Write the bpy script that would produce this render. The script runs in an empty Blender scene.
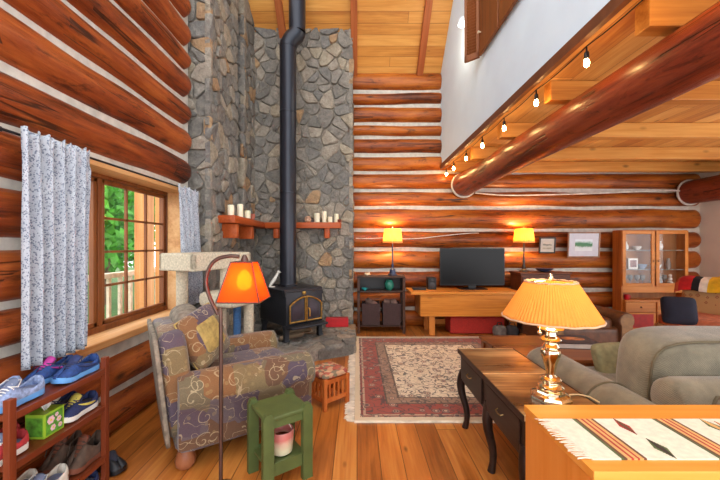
import bpy, bmesh, math, random
from mathutils import Vector, Matrix, noise as mnoise
PI = math.pi
R = math.radians
rnd = random.Random(7)
SC = bpy.context.scene
COL = SC.collection
F, CX, CY, H = 340.0, 357.0, 245.0, 1.35      # focal length in pixels, vanishing point, eye height


def at(px, py, D):
    """point at real depth D seen at a pixel of the photograph"""
    return Vector(((px - CX) / F * D, D, H - (py - CY) / F * D))


# ------------------------------------------------------------------ colours
def lin(c):
    return tuple(((v / 255 / 12.92) if v / 255 <= .04045 else ((v / 255 + .055) / 1.055) ** 2.4) for v in c) + (1.0,)


class NT:
    def __init__(s, name):
        s.m = bpy.data.materials.new(name)
        s.m.use_nodes = True
        s.t = s.m.node_tree
        s.t.nodes.clear()
        s.out = s.t.nodes.new('ShaderNodeOutputMaterial')

    def n(s, typ, props=None, **inp):
        nd = s.t.nodes.new('ShaderNode' + typ)
        for k, v in (props or {}).items():
            setattr(nd, k, v)
        for k, v in inp.items():
            key = k.replace('_', ' ')
            key = int(k[1:]) if k[0] == 'i' and k[1:].isdigit() else key
            s.put(nd.inputs[key], v)
        return nd

    def put(s, sock, v):
        if isinstance(v, bpy.types.NodeSocket):
            s.t.links.new(v, sock)
        elif isinstance(v, bpy.types.Node):
            s.t.links.new(v.outputs[0], sock)
        else:
            sock.default_value = v

    def math(s, op, a, b=0.0, c=None):
        nd = s.t.nodes.new('ShaderNodeMath')
        nd.operation = op
        s.put(nd.inputs[0], a)
        s.put(nd.inputs[1], b)
        if c is not None:
            s.put(nd.inputs[2], c)
        return nd.outputs[0]

    def ramp(s, fac, stops, interp='LINEAR'):
        nd = s.t.nodes.new('ShaderNodeValToRGB')
        e = nd.color_ramp
        e.interpolation = interp
        while len(e.elements) < len(stops):
            e.elements.new(1.0)
        for el, (p, c) in zip(e.elements, stops):
            el.position = p
            el.color = lin(c) if len(c) == 3 else c
        s.put(nd.inputs[0], fac)
        return nd.outputs[0]

    def mix(s, fac, a, b, mode='MIX'):
        nd = s.t.nodes.new('ShaderNodeMix')
        nd.data_type = 'RGBA'
        nd.blend_type = mode
        s.put(nd.inputs[0], fac)
        s.put(nd.inputs[6], lin(a) if isinstance(a, tuple) and len(a) == 3 else a)
        s.put(nd.inputs[7], lin(b) if isinstance(b, tuple) and len(b) == 3 else b)
        return nd.outputs[2]

    def coord(s, which='Object'):
        return s.t.nodes.new('ShaderNodeTexCoord').outputs[which]

    def mapping(s, v, scale=(1, 1, 1), loc=(0, 0, 0), rot=(0, 0, 0)):
        nd = s.n('Mapping', Vector=v)
        nd.inputs['Scale'].default_value = scale
        nd.inputs['Location'].default_value = loc
        nd.inputs['Rotation'].default_value = rot
        return nd.outputs[0]

    def noise(s, v, scale=5.0, detail=4.0, rough=.5, dist=0.0):
        nd = s.n('TexNoise', Vector=v, Scale=scale, Detail=detail, Roughness=rough, Distortion=dist)
        return nd.outputs[0]

    def bump(s, h, strength=.3, dist=.01):
        return s.n('Bump', Height=h, Strength=strength, Distance=dist).outputs[0]

    def principled(s, color, rough=.5, metal=0.0, normal=None, **kw):
        nd = s.t.nodes.new('ShaderNodeBsdfPrincipled')
        s.put(nd.inputs['Base Color'], lin(color) if isinstance(color, tuple) and len(color) == 3 else color)
        s.put(nd.inputs['Roughness'], rough)
        s.put(nd.inputs['Metallic'], metal)
        if normal is not None:
            s.put(nd.inputs['Normal'], normal)
        for k, v in kw.items():
            s.put(nd.inputs[k.replace('_', ' ')], v)
        s.t.links.new(nd.outputs[0], s.out.inputs[0])
        return nd


MATS = {}


def plain(name, c, rough=.5, metal=0.0, var=.12, scale=14, bump=.0, **kw):
    if name in MATS:
        return MATS[name]
    t = NT(name)
    co = t.coord()
    nz = t.noise(co, scale, 5)
    d = tuple(max(0, v * (1 - var)) for v in c)
    l = tuple(min(255, v * (1 + var)) for v in c)
    col = t.ramp(nz, [(.25, d), (.75, l)])
    nrm = t.bump(t.noise(co, scale * 9, 3), bump, .01) if bump else None
    t.principled(col, rough, metal, nrm, **kw)
    MATS[name] = t.m
    return t.m


def wood(name, dark, mid, light, axis=0, scale=1.0, rough=.35, stretch=.07, coat=0.0, rand=True, blot=.5, knots=True, bump=.15):
    """wood with grain along one object axis, different on every object"""
    if name in MATS:
        return MATS[name]
    t = NT(name)
    co = t.coord()
    oi = t.n('ObjectInfo').outputs['Random']
    if rand:
        off = t.n('CombineXYZ', X=t.math('MULTIPLY', oi, 37.0), Y=t.math('MULTIPLY', oi, 91.0), Z=t.math('MULTIPLY', oi, 53.0)).outputs[0]
        co = t.n('VectorMath', {'operation': 'ADD'}, i0=co, i1=off).outputs[0]
    sc = [6 * scale] * 3
    sc[axis] = 6 * scale * stretch
    st = t.mapping(co, sc)
    fine = [40 * scale] * 3
    fine[axis] = 40 * scale * .03
    g1 = t.noise(st, 1.0, 6, .6, .6)
    g2 = t.noise(t.mapping(co, fine), 1.0, 3, .6)
    big = [2.4 * scale] * 3
    big[axis] = 1.0 * scale
    g3 = t.noise(t.mapping(co, big), 1.0, 3, .5)
    v = t.math('MULTIPLY_ADD', t.math('SUBTRACT', g1, .5), 1.25, .5)
    v = t.math('MULTIPLY_ADD', t.math('SUBTRACT', g2, .5), .6, v)
    v = t.math('MULTIPLY_ADD', t.math('SUBTRACT', g3, .5), blot * 1.4, v)
    if rand:
        v = t.math('ADD', v, t.math('MULTIPLY', t.math('SUBTRACT', oi, .5), .16))
    col = t.ramp(v, [(.12, dark), (.48, mid), (.85, light)])
    h = g2
    if knots:
        ks = [5.5 * scale] * 3
        ks[axis] = 2.6 * scale
        vo = t.n('TexVoronoi', {'feature': 'F1'}, Vector=t.mapping(co, ks), Scale=1.0, Randomness=1.0)
        k = t.ramp(vo.outputs['Distance'], [(.05, (255, 255, 255)), (.17, (0, 0, 0))])
        pick = t.math('GREATER_THAN', t.n('SeparateColor', Color=vo.outputs['Color']).outputs[0], .62)
        col = t.mix(t.math('MULTIPLY', t.math('MULTIPLY', k, pick), .65), col, tuple(v * .45 for v in dark))
    t.principled(col, t.math('ADD', t.math('MULTIPLY', g1, .2), rough - .1), 0, t.bump(h, bump, .004), Coat_Weight=coat, Coat_Roughness=.15, Specular_IOR_Level=.28)
    MATS[name] = t.m
    return t.m


def logwood(name, dark, mid, light, axis=0, rough=.42, coat=.15):
    t = NT(name)
    co = t.coord()
    oi = t.n('ObjectInfo').outputs['Random']
    off = t.n('CombineXYZ', X=t.math('MULTIPLY', oi, 37.0), Y=t.math('MULTIPLY', oi, 91.0), Z=t.math('MULTIPLY', oi, 53.0)).outputs[0]
    co = t.n('VectorMath', {'operation': 'ADD'}, i0=co, i1=off).outputs[0]

    def sc(s, k):
        v = [s] * 3
        v[axis] = s * k
        return v
    g1 = t.noise(t.mapping(co, sc(8, .14)), 1, 8, .72, .35)
    g2 = t.noise(t.mapping(co, sc(42, .05)), 1, 4, .65)
    g3 = t.noise(t.mapping(co, sc(3.0, .45)), 1, 4, .6, .2)
    v = t.math('MULTIPLY_ADD', t.math('SUBTRACT', g1, .5), 1.35, .46)
    v = t.math('MULTIPLY_ADD', t.math('SUBTRACT', g2, .5), .75, v)
    v = t.math('MULTIPLY_ADD', t.math('SUBTRACT', g3, .5), 1.1, v)
    v = t.math('MULTIPLY_ADD', t.math('SUBTRACT', oi, .5), .3, v)
    col = t.ramp(v, [(.08, dark), (.40, mid), (.95, light)])
    # drying checks along the grain and dark knots
    ck = t.noise(t.mapping(co, sc(11, .03)), 1, 2, .4, .15)
    crack = t.ramp(t.math('ABSOLUTE', t.math('SUBTRACT', ck, .5)), [(.004, (255, 255, 255)), (.018, (0, 0, 0))])
    pk = t.math('GREATER_THAN', t.noise(t.mapping(co, sc(1.6, .7)), 1, 1), .5)
    crack = t.math('MULTIPLY', crack, pk)
    col = t.mix(t.math('MULTIPLY', crack, .8), col, tuple(x * .35 for x in dark))
    vo = t.n('TexVoronoi', {'feature': 'F1'}, Vector=t.mapping(co, sc(5, .5)), Scale=1.0, Randomness=1.0)
    k = t.ramp(t.math('MULTIPLY_ADD', t.math('SUBTRACT', g2, .5), .12, vo.outputs['Distance']), [(.06, (255, 255, 255)), (.2, (0, 0, 0))])
    pick = t.math('GREATER_THAN', t.n('SeparateColor', Color=vo.outputs['Color']).outputs[0], .6)
    col = t.mix(t.math('MULTIPLY', t.math('MULTIPLY', k, pick), .8), col, tuple(x * .4 for x in dark))
    sm = t.noise(t.mapping(co, sc(13, .22)), 1, 6, .75, .5)
    stain = t.math('MULTIPLY', t.ramp(sm, [(.54, (0, 0, 0)), (.66, (255, 255, 255))]), .72)
    col = t.mix(stain, col, tuple(x * .6 for x in dark))
    h = t.math('SUBTRACT', t.math('ADD', g1, t.math('MULTIPLY', g2, .6)), t.math('MULTIPLY', crack, .8))
    t.principled(col, t.math('MULTIPLY_ADD', g2, .3, rough - .15), 0, t.bump(h, .5, .012), Coat_Weight=coat, Coat_Roughness=.25, Specular_IOR_Level=.28)
    MATS[name] = t.m
    return t.m


def planks(name, width, length, along, across, cols, rough=.3, gap=.018, coat=0.0, gapcol=(60, 32, 14), vs=None):
    """boards: each its own tone, thin dark joints, grain along the board (object axes 0/1/2)"""
    t = NT(name)
    co = t.coord()
    xyz = t.n('SeparateXYZ', Vector=co)
    a, c = xyz.outputs[along], xyz.outputs[across]
    u = t.math('DIVIDE', c, width)
    iu = t.math('FLOOR', u)
    fu = t.math('FRACT', u)
    r1 = t.n('TexWhiteNoise', {'noise_dimensions': '1D'}, W=iu).outputs[0]
    w = t.math('ADD', t.math('DIVIDE', a, length), t.math('MULTIPLY', r1, 9.7))
    iw = t.math('FLOOR', w)
    fw = t.math('FRACT', w)
    rid = t.n('TexWhiteNoise', {'noise_dimensions': '2D'}, Vector=t.n('CombineXYZ', X=iu, Y=iw).outputs[0])
    r = rid.outputs[0]
    off = t.n('VectorMath', {'operation': 'SCALE'}, i0=rid.outputs[1], Scale=31.0).outputs[0]
    co2 = t.n('VectorMath', {'operation': 'ADD'}, i0=co, i1=off).outputs[0]
    s1 = [9] * 3
    s1[along] = .9
    s2 = [60] * 3
    s2[along] = 2.5
    g1 = t.noise(t.mapping(co2, s1), 1, 5, .6, .8)
    g2 = t.noise(t.mapping(co2, s2), 1, 3)
    v = t.math('MULTIPLY_ADD', t.math('SUBTRACT', g1, .5), 1.0, .5)
    v = t.math('MULTIPLY_ADD', t.math('SUBTRACT', g2, .5), .5, v)
    v = t.math('MULTIPLY_ADD', t.math('SUBTRACT', r, .5), .38, v)
    col = t.ramp(v, [(.15, cols[0]), (.5, cols[1]), (.85, cols[2])])
    ks = [8] * 3
    ks[along] = 3.2
    vo = t.n('TexVoronoi', {'feature': 'F1'}, Vector=t.mapping(co2, ks), Scale=1.0)
    k = t.ramp(vo.outputs['Distance'], [(.06, (255, 255, 255)), (.15, (0, 0, 0))])
    pick = t.math('GREATER_THAN', t.n('SeparateColor', Color=vo.outputs['Color']).outputs[0], .72)
    col = t.mix(t.math('MULTIPLY', t.math('MULTIPLY', k, pick), .7), col, tuple(x * .45 for x in cols[0]))
    e1 = t.math('LESS_THAN', t.math('MINIMUM', fu, t.math('SUBTRACT', 1.0, fu)), gap)
    e2 = t.math('LESS_THAN', t.math('MINIMUM', fw, t.math('SUBTRACT', 1.0, fw)), gap * width / length)
    e = t.math('MAXIMUM', e1, e2)
    col = t.mix(t.math('MULTIPLY', e, .75), col, gapcol)
    t.principled(col, t.math('ADD', t.math('MULTIPLY', g1, .16), rough - .08), 0,
                 t.bump(t.math('SUBTRACT', g2, t.math('MULTIPLY', e, 2.0)), .12, .006), Coat_Weight=coat, Coat_Roughness=.2)
    MATS[name] = t.m
    return t.m


def emit(name, c, s):
    if name in MATS:
        return MATS[name]
    t = NT(name)
    e = t.n('Emission', Color=lin(c), Strength=s)
    t.t.links.new(e.outputs[0], t.out.inputs[0])
    MATS[name] = t.m
    return t.m


def glass(name, tint=(255, 255, 255), refl=1.0):
    if name in MATS:
        return MATS[name]
    t = NT(name)
    tr = t.n('BsdfTransparent', Color=lin(tint))
    gl = t.n('BsdfGlossy', Color=(1, 1, 1, 1), Roughness=.02)
    fr = t.n('LayerWeight', Blend=.5)
    mx = t.n('MixShader', i0=t.math('MULTIPLY_ADD', t.math('POWER', fr.outputs[1], 4.0), .2 * refl, .02), i1=tr.outputs[0], i2=gl.outputs[0])
    t.t.links.new(mx.outputs[0], t.out.inputs[0])
    MATS[name] = t.m
    return t.m


def shade_mat(name, c, trans=.6, noise_amt=.1, tc=None, clear=0.0):
    if name in MATS:
        return MATS[name]
    t = NT(name)
    nz = t.noise(t.coord(), 22, 4)
    col = t.ramp(nz, [(.3, tuple(v * (1 - noise_amt) for v in c)), (.7, c)])
    df = t.n('BsdfDiffuse', Color=col)
    tl = t.n('BsdfTranslucent', Color=lin(tc) if tc else col)
    mx = t.n('MixShader', i0=trans, i1=df.outputs[0], i2=tl.outputs[0])
    if clear:
        tp = t.n('BsdfTransparent', Color=lin((255, 190, 100)))
        mx = t.n('MixShader', i0=clear, i1=mx.outputs[0], i2=tp.outputs[0])
    t.t.links.new(mx.outputs[0], t.out.inputs[0])
    MATS[name] = t.m
    return t.m


# ------------------------------------------------------------------ mesh helpers
class MB:
    def __init__(s):
        s.bm = bmesh.new()

    def add(s, b, mtx=None, mi=0):
        if mtx is not None:
            bmesh.ops.transform(b, matrix=mtx, verts=b.verts)
        for f in b.faces:
            f.material_index = mi
        me = bpy.data.meshes.new('tmp')
        b.to_mesh(me)
        b.free()
        s.bm.from_mesh(me)
        bpy.data.meshes.remove(me)
        return s

    def box(s, lo, hi, bev=0.0, rot=None, mi=0, seg=2):
        b = bmesh.new()
        c = [(lo[i] + hi[i]) / 2 for i in range(3)]
        d = [abs(hi[i] - lo[i]) for i in range(3)]
        bmesh.ops.create_cube(b, size=1.0)
        bmesh.ops.scale(b, vec=d, verts=b.verts)
        if bev > 0:
            bmesh.ops.bevel(b, geom=list(b.edges), offset=min(bev, min(d) * .45), segments=seg, affect='EDGES', profile=.5)
        m = Matrix.Translation(c)
        if rot is not None:
            m = m @ (Matrix.Rotation(rot[2], 4, 'Z') @ Matrix.Rotation(rot[1], 4, 'Y') @ Matrix.Rotation(rot[0], 4, 'X'))
        return s.add(b, m, mi)

    def cbox(s, c, d, bev=0.0, rot=None, mi=0, seg=2):
        return s.box([c[i] - d[i] / 2 for i in range(3)], [c[i] + d[i] / 2 for i in range(3)], bev, rot, mi, seg)

    def rings(s, rings, cap0=True, cap1=True, closed=True, mi=0):
        bm = s.bm
        vs = [[bm.verts.new(p) for p in r] for r in rings]
        n = len(rings[0])
        m = n if closed else n - 1
        for i in range(len(vs) - 1):
            for j in range(m):
                k = (j + 1) % n
                try:
                    f = bm.faces.new((vs[i][j], vs[i][k], vs[i + 1][k], vs[i + 1][j]))
                    f.material_index = mi
                except ValueError:
                    pass
        if closed and cap0:
            f = bm.faces.new(list(reversed(vs[0])))
            f.material_index = mi
        if closed and cap1:
            f = bm.faces.new(vs[-1])
            f.material_index = mi
        return s

    def tube(s, pts, r, n=10, mi=0, caps=True):
        pts = [Vector(p) for p in pts]
        rr = r if isinstance(r, (list, tuple)) else [r] * len(pts)
        up = None
        rings = []
        for i, p in enumerate(pts):
            d = (pts[min(i + 1, len(pts) - 1)] - pts[max(i - 1, 0)]).normalized()
            if up is None:
                up = Vector((0, 0, 1)) if abs(d.z) < .9 else Vector((1, 0, 0))
            a = d.cross(up)
            a = a.normalized() if a.length > 1e-6 else Vector((1, 0, 0))
            b = a.cross(d).normalized()
            up = b
            rings.append([p + (a * math.cos(2 * PI * k / n) + b * math.sin(2 * PI * k / n)) * rr[i] for k in range(n)])
        return s.rings(rings, caps, caps, True, mi)

    def cyl(s, p0, p1, r0, r1=None, n=20, mi=0):
        return s.tube([p0, p1], [r0, r0 if r1 is None else r1], n, mi)

    def lathe(s, prof, n=32, c=(0, 0, 0), mod=None, caps=True, mi=0):
        rings = []
        for r, z in prof:
            rings.append([Vector((c[0] + (r * (mod(2 * PI * k / n, z) if mod else 1)) * math.cos(2 * PI * k / n),
                                  c[1] + (r * (mod(2 * PI * k / n, z) if mod else 1)) * math.sin(2 * PI * k / n), c[2] + z)) for k in range(n)])
        return s.rings(rings, caps and prof[0][0] > 0, caps and prof[-1][0] > 0, True, mi)

    def soft(s, c, d, k=4.0, rot=None, n=8, puff=0.0, axis=2, mi=0):
        """rounded cushion-like block; puff thins its rim along one axis"""
        b = bmesh.new()
        bmesh.ops.create_cube(b, size=2.0)
        bmesh.ops.subdivide_edges(b, edges=list(b.edges), cuts=n, use_grid_fill=True)
        for v in b.verts:
            p = v.co.copy()
            q = (abs(p.x) ** k + abs(p.y) ** k + abs(p.z) ** k) ** (1 / k)
            p = p / q
            if puff:
                o = [i for i in range(3) if i != axis]
                e = max(0, (1 - abs(p[o[0]]) ** 2.5)) * max(0, (1 - abs(p[o[1]]) ** 2.5))
                p[axis] *= (1 - puff) + puff * e ** .45
            v.co = Vector((p.x * d[0] / 2, p.y * d[1] / 2, p.z * d[2] / 2))
        m = Matrix.Translation(c)
        if rot is not None:
            m = m @ (Matrix.Rotation(rot[2], 4, 'Z') @ Matrix.Rotation(rot[1], 4, 'Y') @ Matrix.Rotation(rot[0], 4, 'X'))
        return s.add(b, m, mi)

    def ball(s, c, r, n=16, mi=0):
        b = bmesh.new()
        bmesh.ops.create_uvsphere(b, u_segments=n, v_segments=n // 2 + 2, radius=1.0)
        rr = r if isinstance(r, (tuple, list)) else (r, r, r)
        bmesh.ops.scale(b, vec=rr, verts=b.verts)
        return s.add(b, Matrix.Translation(c), mi)

    def prism(s, poly, z0, z1, bev=0.0, mtx=None, mi=0):
        b = bmesh.new()
        lo = [b.verts.new((p[0], p[1], z0)) for p in poly]
        f = b.faces.new(lo)
        ex = bmesh.ops.extrude_face_region(b, geom=[f])
        bmesh.ops.translate(b, verts=[e for e in ex['geom'] if isinstance(e, bmesh.types.BMVert)], vec=(0, 0, z1 - z0))
        bmesh.ops.recalc_face_normals(b, faces=b.faces)
        if bev:
            bmesh.ops.bevel(b, geom=list(b.edges), offset=bev, segments=2, affect='EDGES', profile=.5)
        return s.add(b, mtx, mi)

    def grid(s, fn, nu, nv, mi=0):
        vs = [[s.bm.verts.new(fn(i / nu, j / nv)) for i in range(nu + 1)] for j in range(nv + 1)]
        for j in range(nv):
            for i in range(nu):
                f = s.bm.faces.new((vs[j][i], vs[j][i + 1], vs[j + 1][i + 1], vs[j + 1][i]))
                f.material_index = mi if not callable(mi) else mi((i + .5) / nu, (j + .5) / nv)
        return s

    def build(s, name, mats, parent=None, smooth=38, solid=0.0, recalc=True, subsurf=0):
        if recalc:
            bmesh.ops.recalc_face_normals(s.bm, faces=s.bm.faces)
        me = bpy.data.meshes.new(name)
        s.bm.to_mesh(me)
        s.bm.free()
        for m in (mats if isinstance(mats, (list, tuple)) else [mats]):
            me.materials.append(m)
        if smooth:
            for p in me.polygons:
                p.use_smooth = True
            me.set_sharp_from_angle(angle=R(smooth))
        o = bpy.data.objects.new(name, me)
        COL.objects.link(o)
        if parent is not None:
            o.parent = parent
        if solid:
            md = o.modifiers.new('thick', 'SOLIDIFY')
            md.thickness = solid
            md.offset = 0
        if subsurf:
            md = o.modifiers.new('sub', 'SUBSURF')
            md.levels = md.render_levels = subsurf
        return o


def tag(o, label=None, cat=None, group=None, kind=None):
    if label:
        o['label'] = label
    if cat:
        o['category'] = cat
    if group:
        o['group'] = group
    if kind:
        o['kind'] = kind
    return o


def thing(name, label, cat, loc=(0, 0, 0), rz=0.0, group=None):
    o = bpy.data.objects.new(name, None)
    o.empty_display_size = .05
    COL.objects.link(o)
    o.location = loc
    o.rotation_euler = (0, 0, rz)
    return tag(o, label, cat, group)


def dup(root, loc, rz, label=None):
    def cp(o, par):
        c = o.copy()
        COL.objects.link(c)
        if par is not None:
            c.parent = par
        for ch in list(o.children):
            cp(ch, c)
        return c
    r = cp(root, None)
    r.location = loc
    r.rotation_euler = (0, 0, rz)
    if label:
        r['label'] = label
    return r


def nz3(x, y, z, s=1.0):
    return mnoise.noise(Vector((x * s, y * s, z * s)))
# ------------------------------------------------------------------ materials
LOG = logwood('varnished_log', (62, 24, 11), (134, 59, 23), (182, 98, 42))
LOGBACK = logwood('golden_varnished_log', (84, 37, 11), (152, 75, 22), (196, 114, 38))
GIRDER = logwood('dark_red_log', (62, 24, 16), (120, 50, 30), (152, 76, 46), axis=1, rough=.38, coat=.3)
CHINK = plain('chinking', (202, 196, 184), .9, var=.08, bump=.2)
FLOORM = planks('floor_planks', .145, 2.6, 1, 0, [(128, 68, 22), (184, 108, 44), (212, 144, 70)], rough=.34, coat=.1)
CEILM = planks('ceiling_boards', .155, 3.4, 0, 1, [(174, 106, 42), (208, 144, 64), (228, 170, 90)], rough=.5, gap=.02, gapcol=(120, 62, 22))
DECKM = planks('deck_boards', .19, 4.0, 1, 0, [(166, 98, 40), (202, 140, 66), (224, 172, 98)], rough=.5, gap=.015, gapcol=(116, 62, 26))
RAFT = wood('rafter_wood', (124, 60, 30), (164, 88, 46), (184, 108, 60), axis=1, rough=.5, knots=False)
JOIST = wood('joist_wood', (162, 96, 38), (198, 134, 60), (220, 164, 88), axis=0, rough=.5, blot=.4)
WHITE = plain('white_plaster', (218, 238, 252), .8, var=.02, scale=3)
CREAMW = plain('cream_plaster', (236, 228, 212), .8, var=.03, scale=3)
MORTAR = plain('mortar', (134, 127, 115), .95, var=.2, bump=.4)
TRIMW = wood('window_trim_pine', (176, 118, 66), (214, 160, 104), (232, 188, 136), axis=1, rough=.45, blot=.3, knots=False)
FRAMEW = wood('window_frame_brown', (84, 42, 18), (122, 68, 32), (146, 88, 46), axis=2, rough=.4, blot=.3, knots=False)
BROWNTRIM = plain('brown_trim', (108, 62, 36), .5)
GLASS = glass('clear_glass')
BLACK = plain('black_iron', (30, 30, 33), .42, .3, var=.1)
BLACKP = plain('black_plastic', (20, 20, 22), .35)

t = NT('fieldstone')
ri = t.n('NewGeometry').outputs['Random Per Island']
co = t.coord()
base = t.ramp(ri, [(0, (160, 156, 149)), (.16, (188, 182, 172)), (.34, (174, 169, 161)), (.52, (200, 193, 181)), (.68, (168, 165, 160)), (.82, (204, 196, 180)), (.955, (208, 186, 142)), (1.0, (186, 179, 169))], 'CONSTANT')
n1 = t.noise(co, 9, 6, .65)
n2 = t.noise(co, 45, 4, .6)
col = t.mix(.75, base, t.ramp(n1, [(.25, (108, 108, 108)), (.5, (146, 144, 140)), (.75, (190, 184, 174))]), 'OVERLAY')
n3 = t.noise(co, 3.2, 4, .6, .6)
col = t.mix(t.ramp(n3, [(.5, (0, 0, 0)), (.78, (120, 120, 120))]), col, (186, 176, 158))
n4 = t.noise(co, 26, 6, .75)
col = t.mix(.7, col, t.ramp(n4, [(.3, (100, 100, 100)), (.7, (186, 186, 186))]), 'OVERLAY')
t.principled(col, .88, 0, t.bump(t.math('ADD', n1, t.math('ADD', n4, t.math('MULTIPLY', n2, .5))), .8, .03))
STONE = t.m

# ------------------------------------------------------------------ log walls
CH = [-.05, .27, .56, .80, 1.04, 1.36, 1.665, 1.955, 2.26, 2.57, 2.845, 3.14, 3.38, 3.67, 3.95, 4.24, 4.52, 4.80, 5.08]
CHB = [-.05, .28, .60, .93, 1.275, 1.60, 1.975, 2.265, 2.57, 2.86, 3.15, 3.375, 3.68, 3.92, 4.26]


def log_mesh(L, rz, ry, seed, taper=0.0, dome=True):
    """log along local +x from 0 to L"""
    m = MB()
    n = 22
    xs = []
    k = max(4, int(L / .1))
    xs = [(L * i / k, 1.0) for i in range(k + 1)]
    if dome:
        e = .07
        xs = [(0, .55), (.012, .8), (.035, .94)] + [(e + (L - 2 * e) * i / k, 1.0) for i in range(k + 1)] + [(L - .035, .94), (L - .012, .8), (L, .55)]
    rings = []
    for x, f in xs:
        w1 = 1 + .05 * nz3(x * 1.3, seed * 7.1, 0) + taper * (x / L - .5)
        dz = .02 * nz3(x * 1.4, seed * 3.3, 5)
        r = []
        for j in range(n):
            a = 2 * PI * j / n
            w = w1 * f * (1 + .018 * nz3(x * 2.2, math.cos(a) * 1.3 + seed, math.sin(a) * 1.3))
            r.append(Vector((x, ry * w * math.cos(a), dz + rz * w * math.sin(a))))
        rings.append(r)
    m.rings(rings)
    return m


# left wall: chinking slab and courses of logs, with the window opening cut out
WY0, WY1, WZ0, WZ1 = 1.87, 3.44, .70, 1.885
wl = MB()
for lo, hi in (((-1.95, -1.0, -.05), (-1.80, WY0, 5.2)), ((-1.95, WY1, -.05), (-1.80, 3.62, 5.2)),
               ((-1.95, WY0, -.05), (-1.80, WY1, WZ0)), ((-1.95, WY0, WZ1), (-1.80, WY1, 5.2))):
    wl.box(lo, hi)
WL = tag(wl.build('wall_left', CHINK, smooth=0), kind='structure')
for i in range(len(CH) - 1):
    z0, z1 = CH[i] + .024, CH[i + 1] - .024
    zc, rz = (z0 + z1) / 2, (z1 - z0) / 2 / .95
    zc += 0.0
    cuts = [(-1.0, 3.565 + .03 * nz3(i, 2, 3))]
    if z1 > WZ0 + .02 and z0 < WZ1 - .02:
        cuts = [(-1.0, WY0), (WY1, 3.565)]
    for a, b in cuts:
        short = len(cuts) > 1
        o = log_mesh(b - a, rz, .135, i * 2 + (a > 0), 0, not short).build('log', LOG, WL, smooth=60)
        o.location = (-1.845, a, zc)
        o.rotation_euler = (0, 0, PI / 2)

# back wall
BX0, BX1, BY = -.2, 5.72, 5.70
wb = MB()
wb.box((-.2, BY, -.05), (5.9, BY + .15, 4.5))
WB = tag(wb.build('wall_back', CHINK, smooth=0), kind='structure')
for i in range(len(CHB) - 1):
    z0, z1 = CHB[i] + .027, CHB[i + 1] - .027
    zc, rz = (z0 + z1) / 2, (z1 - z0) / 2 / .95
    x1 = BX1 + .02 * nz3(i, 9, 2) if CHB[i] < 2.6 else 1.44
    o = log_mesh(x1 - BX0, rz, .135, 40 + i).build('log', LOGBACK, WB, smooth=60)
    o.location = (BX0, BY + .045, zc)
# thin rope of chinking around the girder's end and a sagging white cable belong to the wall's look
tag(MB().box((5.74, 4.3, -.05), (5.9, BY, 4.2)).build('wall_right', CREAMW, smooth=0), kind='structure')

# ------------------------------------------------------------------ floor and ceilings
tag(MB().box((-1.9, -1.0, -.08), (5.9, 5.9, 0)).build('floor', FLOORM, smooth=0), kind='structure')
SL = .95
cz = lambda y: 4.235 + SL * (5.67 - y)
YR = 2.3
LEN = math.hypot(5.95 - YR, cz(YR) - cz(5.95))
ang = math.atan(SL)
ce = MB().box((-2.4, -LEN, 0), (1.45, 0, .06)).build('ceiling', CEILM, smooth=0)
ce.location = (0, 5.95, cz(5.95))
ce.rotation_euler = (-ang, 0, 0)
tag(ce, kind='structure')
for x in (-2.2, -1.14, -.045, 1.04):
    MB().box((x - .05, -LEN, -.10), (x + .05, -.36, .0), .006).build('rafter', RAFT, ce, smooth=0)

# loft: white knee wall, deck, joists, girder logs
lw = MB()
prof = [(-1.0, 2.67), (5.75, 2.67), (5.75, cz(5.75)), (YR, cz(YR)), (-1.0, cz(YR))]
rr = [[Vector((x, y, z)) for y, z in prof] for x in (1.40, 1.50)]
lw.rings(rr)
tag(lw.build('wall_loft', WHITE, smooth=0), kind='structure')
tag(MB().box((1.385, -1.0, 2.615), (1.425, 5.7, 2.69), .004).build('trim_1', BROWNTRIM, smooth=0), kind='structure')
dk = tag(MB().box((1.425, -1.0, 2.67), (5.75, 5.75, 2.72)).build('ceiling_loft', DECKM, smooth=0), kind='structure')
for k, y in enumerate((-.1, .84, 1.80, 2.72, 3.66, 4.57, 5.36)):
    MB().box((1.55, y, 2.512), (5.74, y + .10, 2.668), .006).build('joist', JOIST, dk, smooth=0)


def girder(x, z, y0, y1, rad, seed, mat):
    m = MB()
    rings = []
    n = 28
    k = 60
    for i in range(k + 1):
        y = y0 + (y1 - y0) * i / k
        r = rad(y)
        rings.append([Vector((x + r * (1 + .02 * nz3(y * 1.5, seed, math.cos(2 * PI * j / n))) * math.cos(2 * PI * j / n), y,
                              z + .01 * nz3(y * .7, seed, 1) + r * (1 + .02 * nz3(y * 1.5, seed + 5, math.sin(2 * PI * j / n))) * math.sin(2 * PI * j / n))) for j in range(n)])
    return m.rings(rings)


gr = lambda y: .160 + (.028 * min(1, max(0, (y - 4.3) / 1.2)))
g1 = girder(1.75, 2.338, -1.0, 5.62, gr, 3, GIRDER).build('ceiling_girder', GIRDER, dk, smooth=60)
ring = [(1.75 + .195 * math.cos(a * 2 * PI / 28), 5.57, 2.33 + .195 * math.sin(a * 2 * PI / 28)) for a in range(29)]
MB().tube(ring, .017, 8).build('chinking_ring', CHINK, dk, smooth=60)
girder(5.45, 2.21, -1.0, 5.62, lambda y: .17 + (0 if y < 5 else .02), 8, GIRDER).build('ceiling_girder', GIRDER, dk, smooth=60)
ring = [(5.45 + .2 * math.cos(a * 2 * PI / 28), 5.57, 2.21 + .2 * math.sin(a * 2 * PI / 28)) for a in range(29)]
MB().tube(ring, .017, 8).build('chinking_ring', CHINK, dk, smooth=60)

# ------------------------------------------------------------------ fieldstone chimney and hearth


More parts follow.
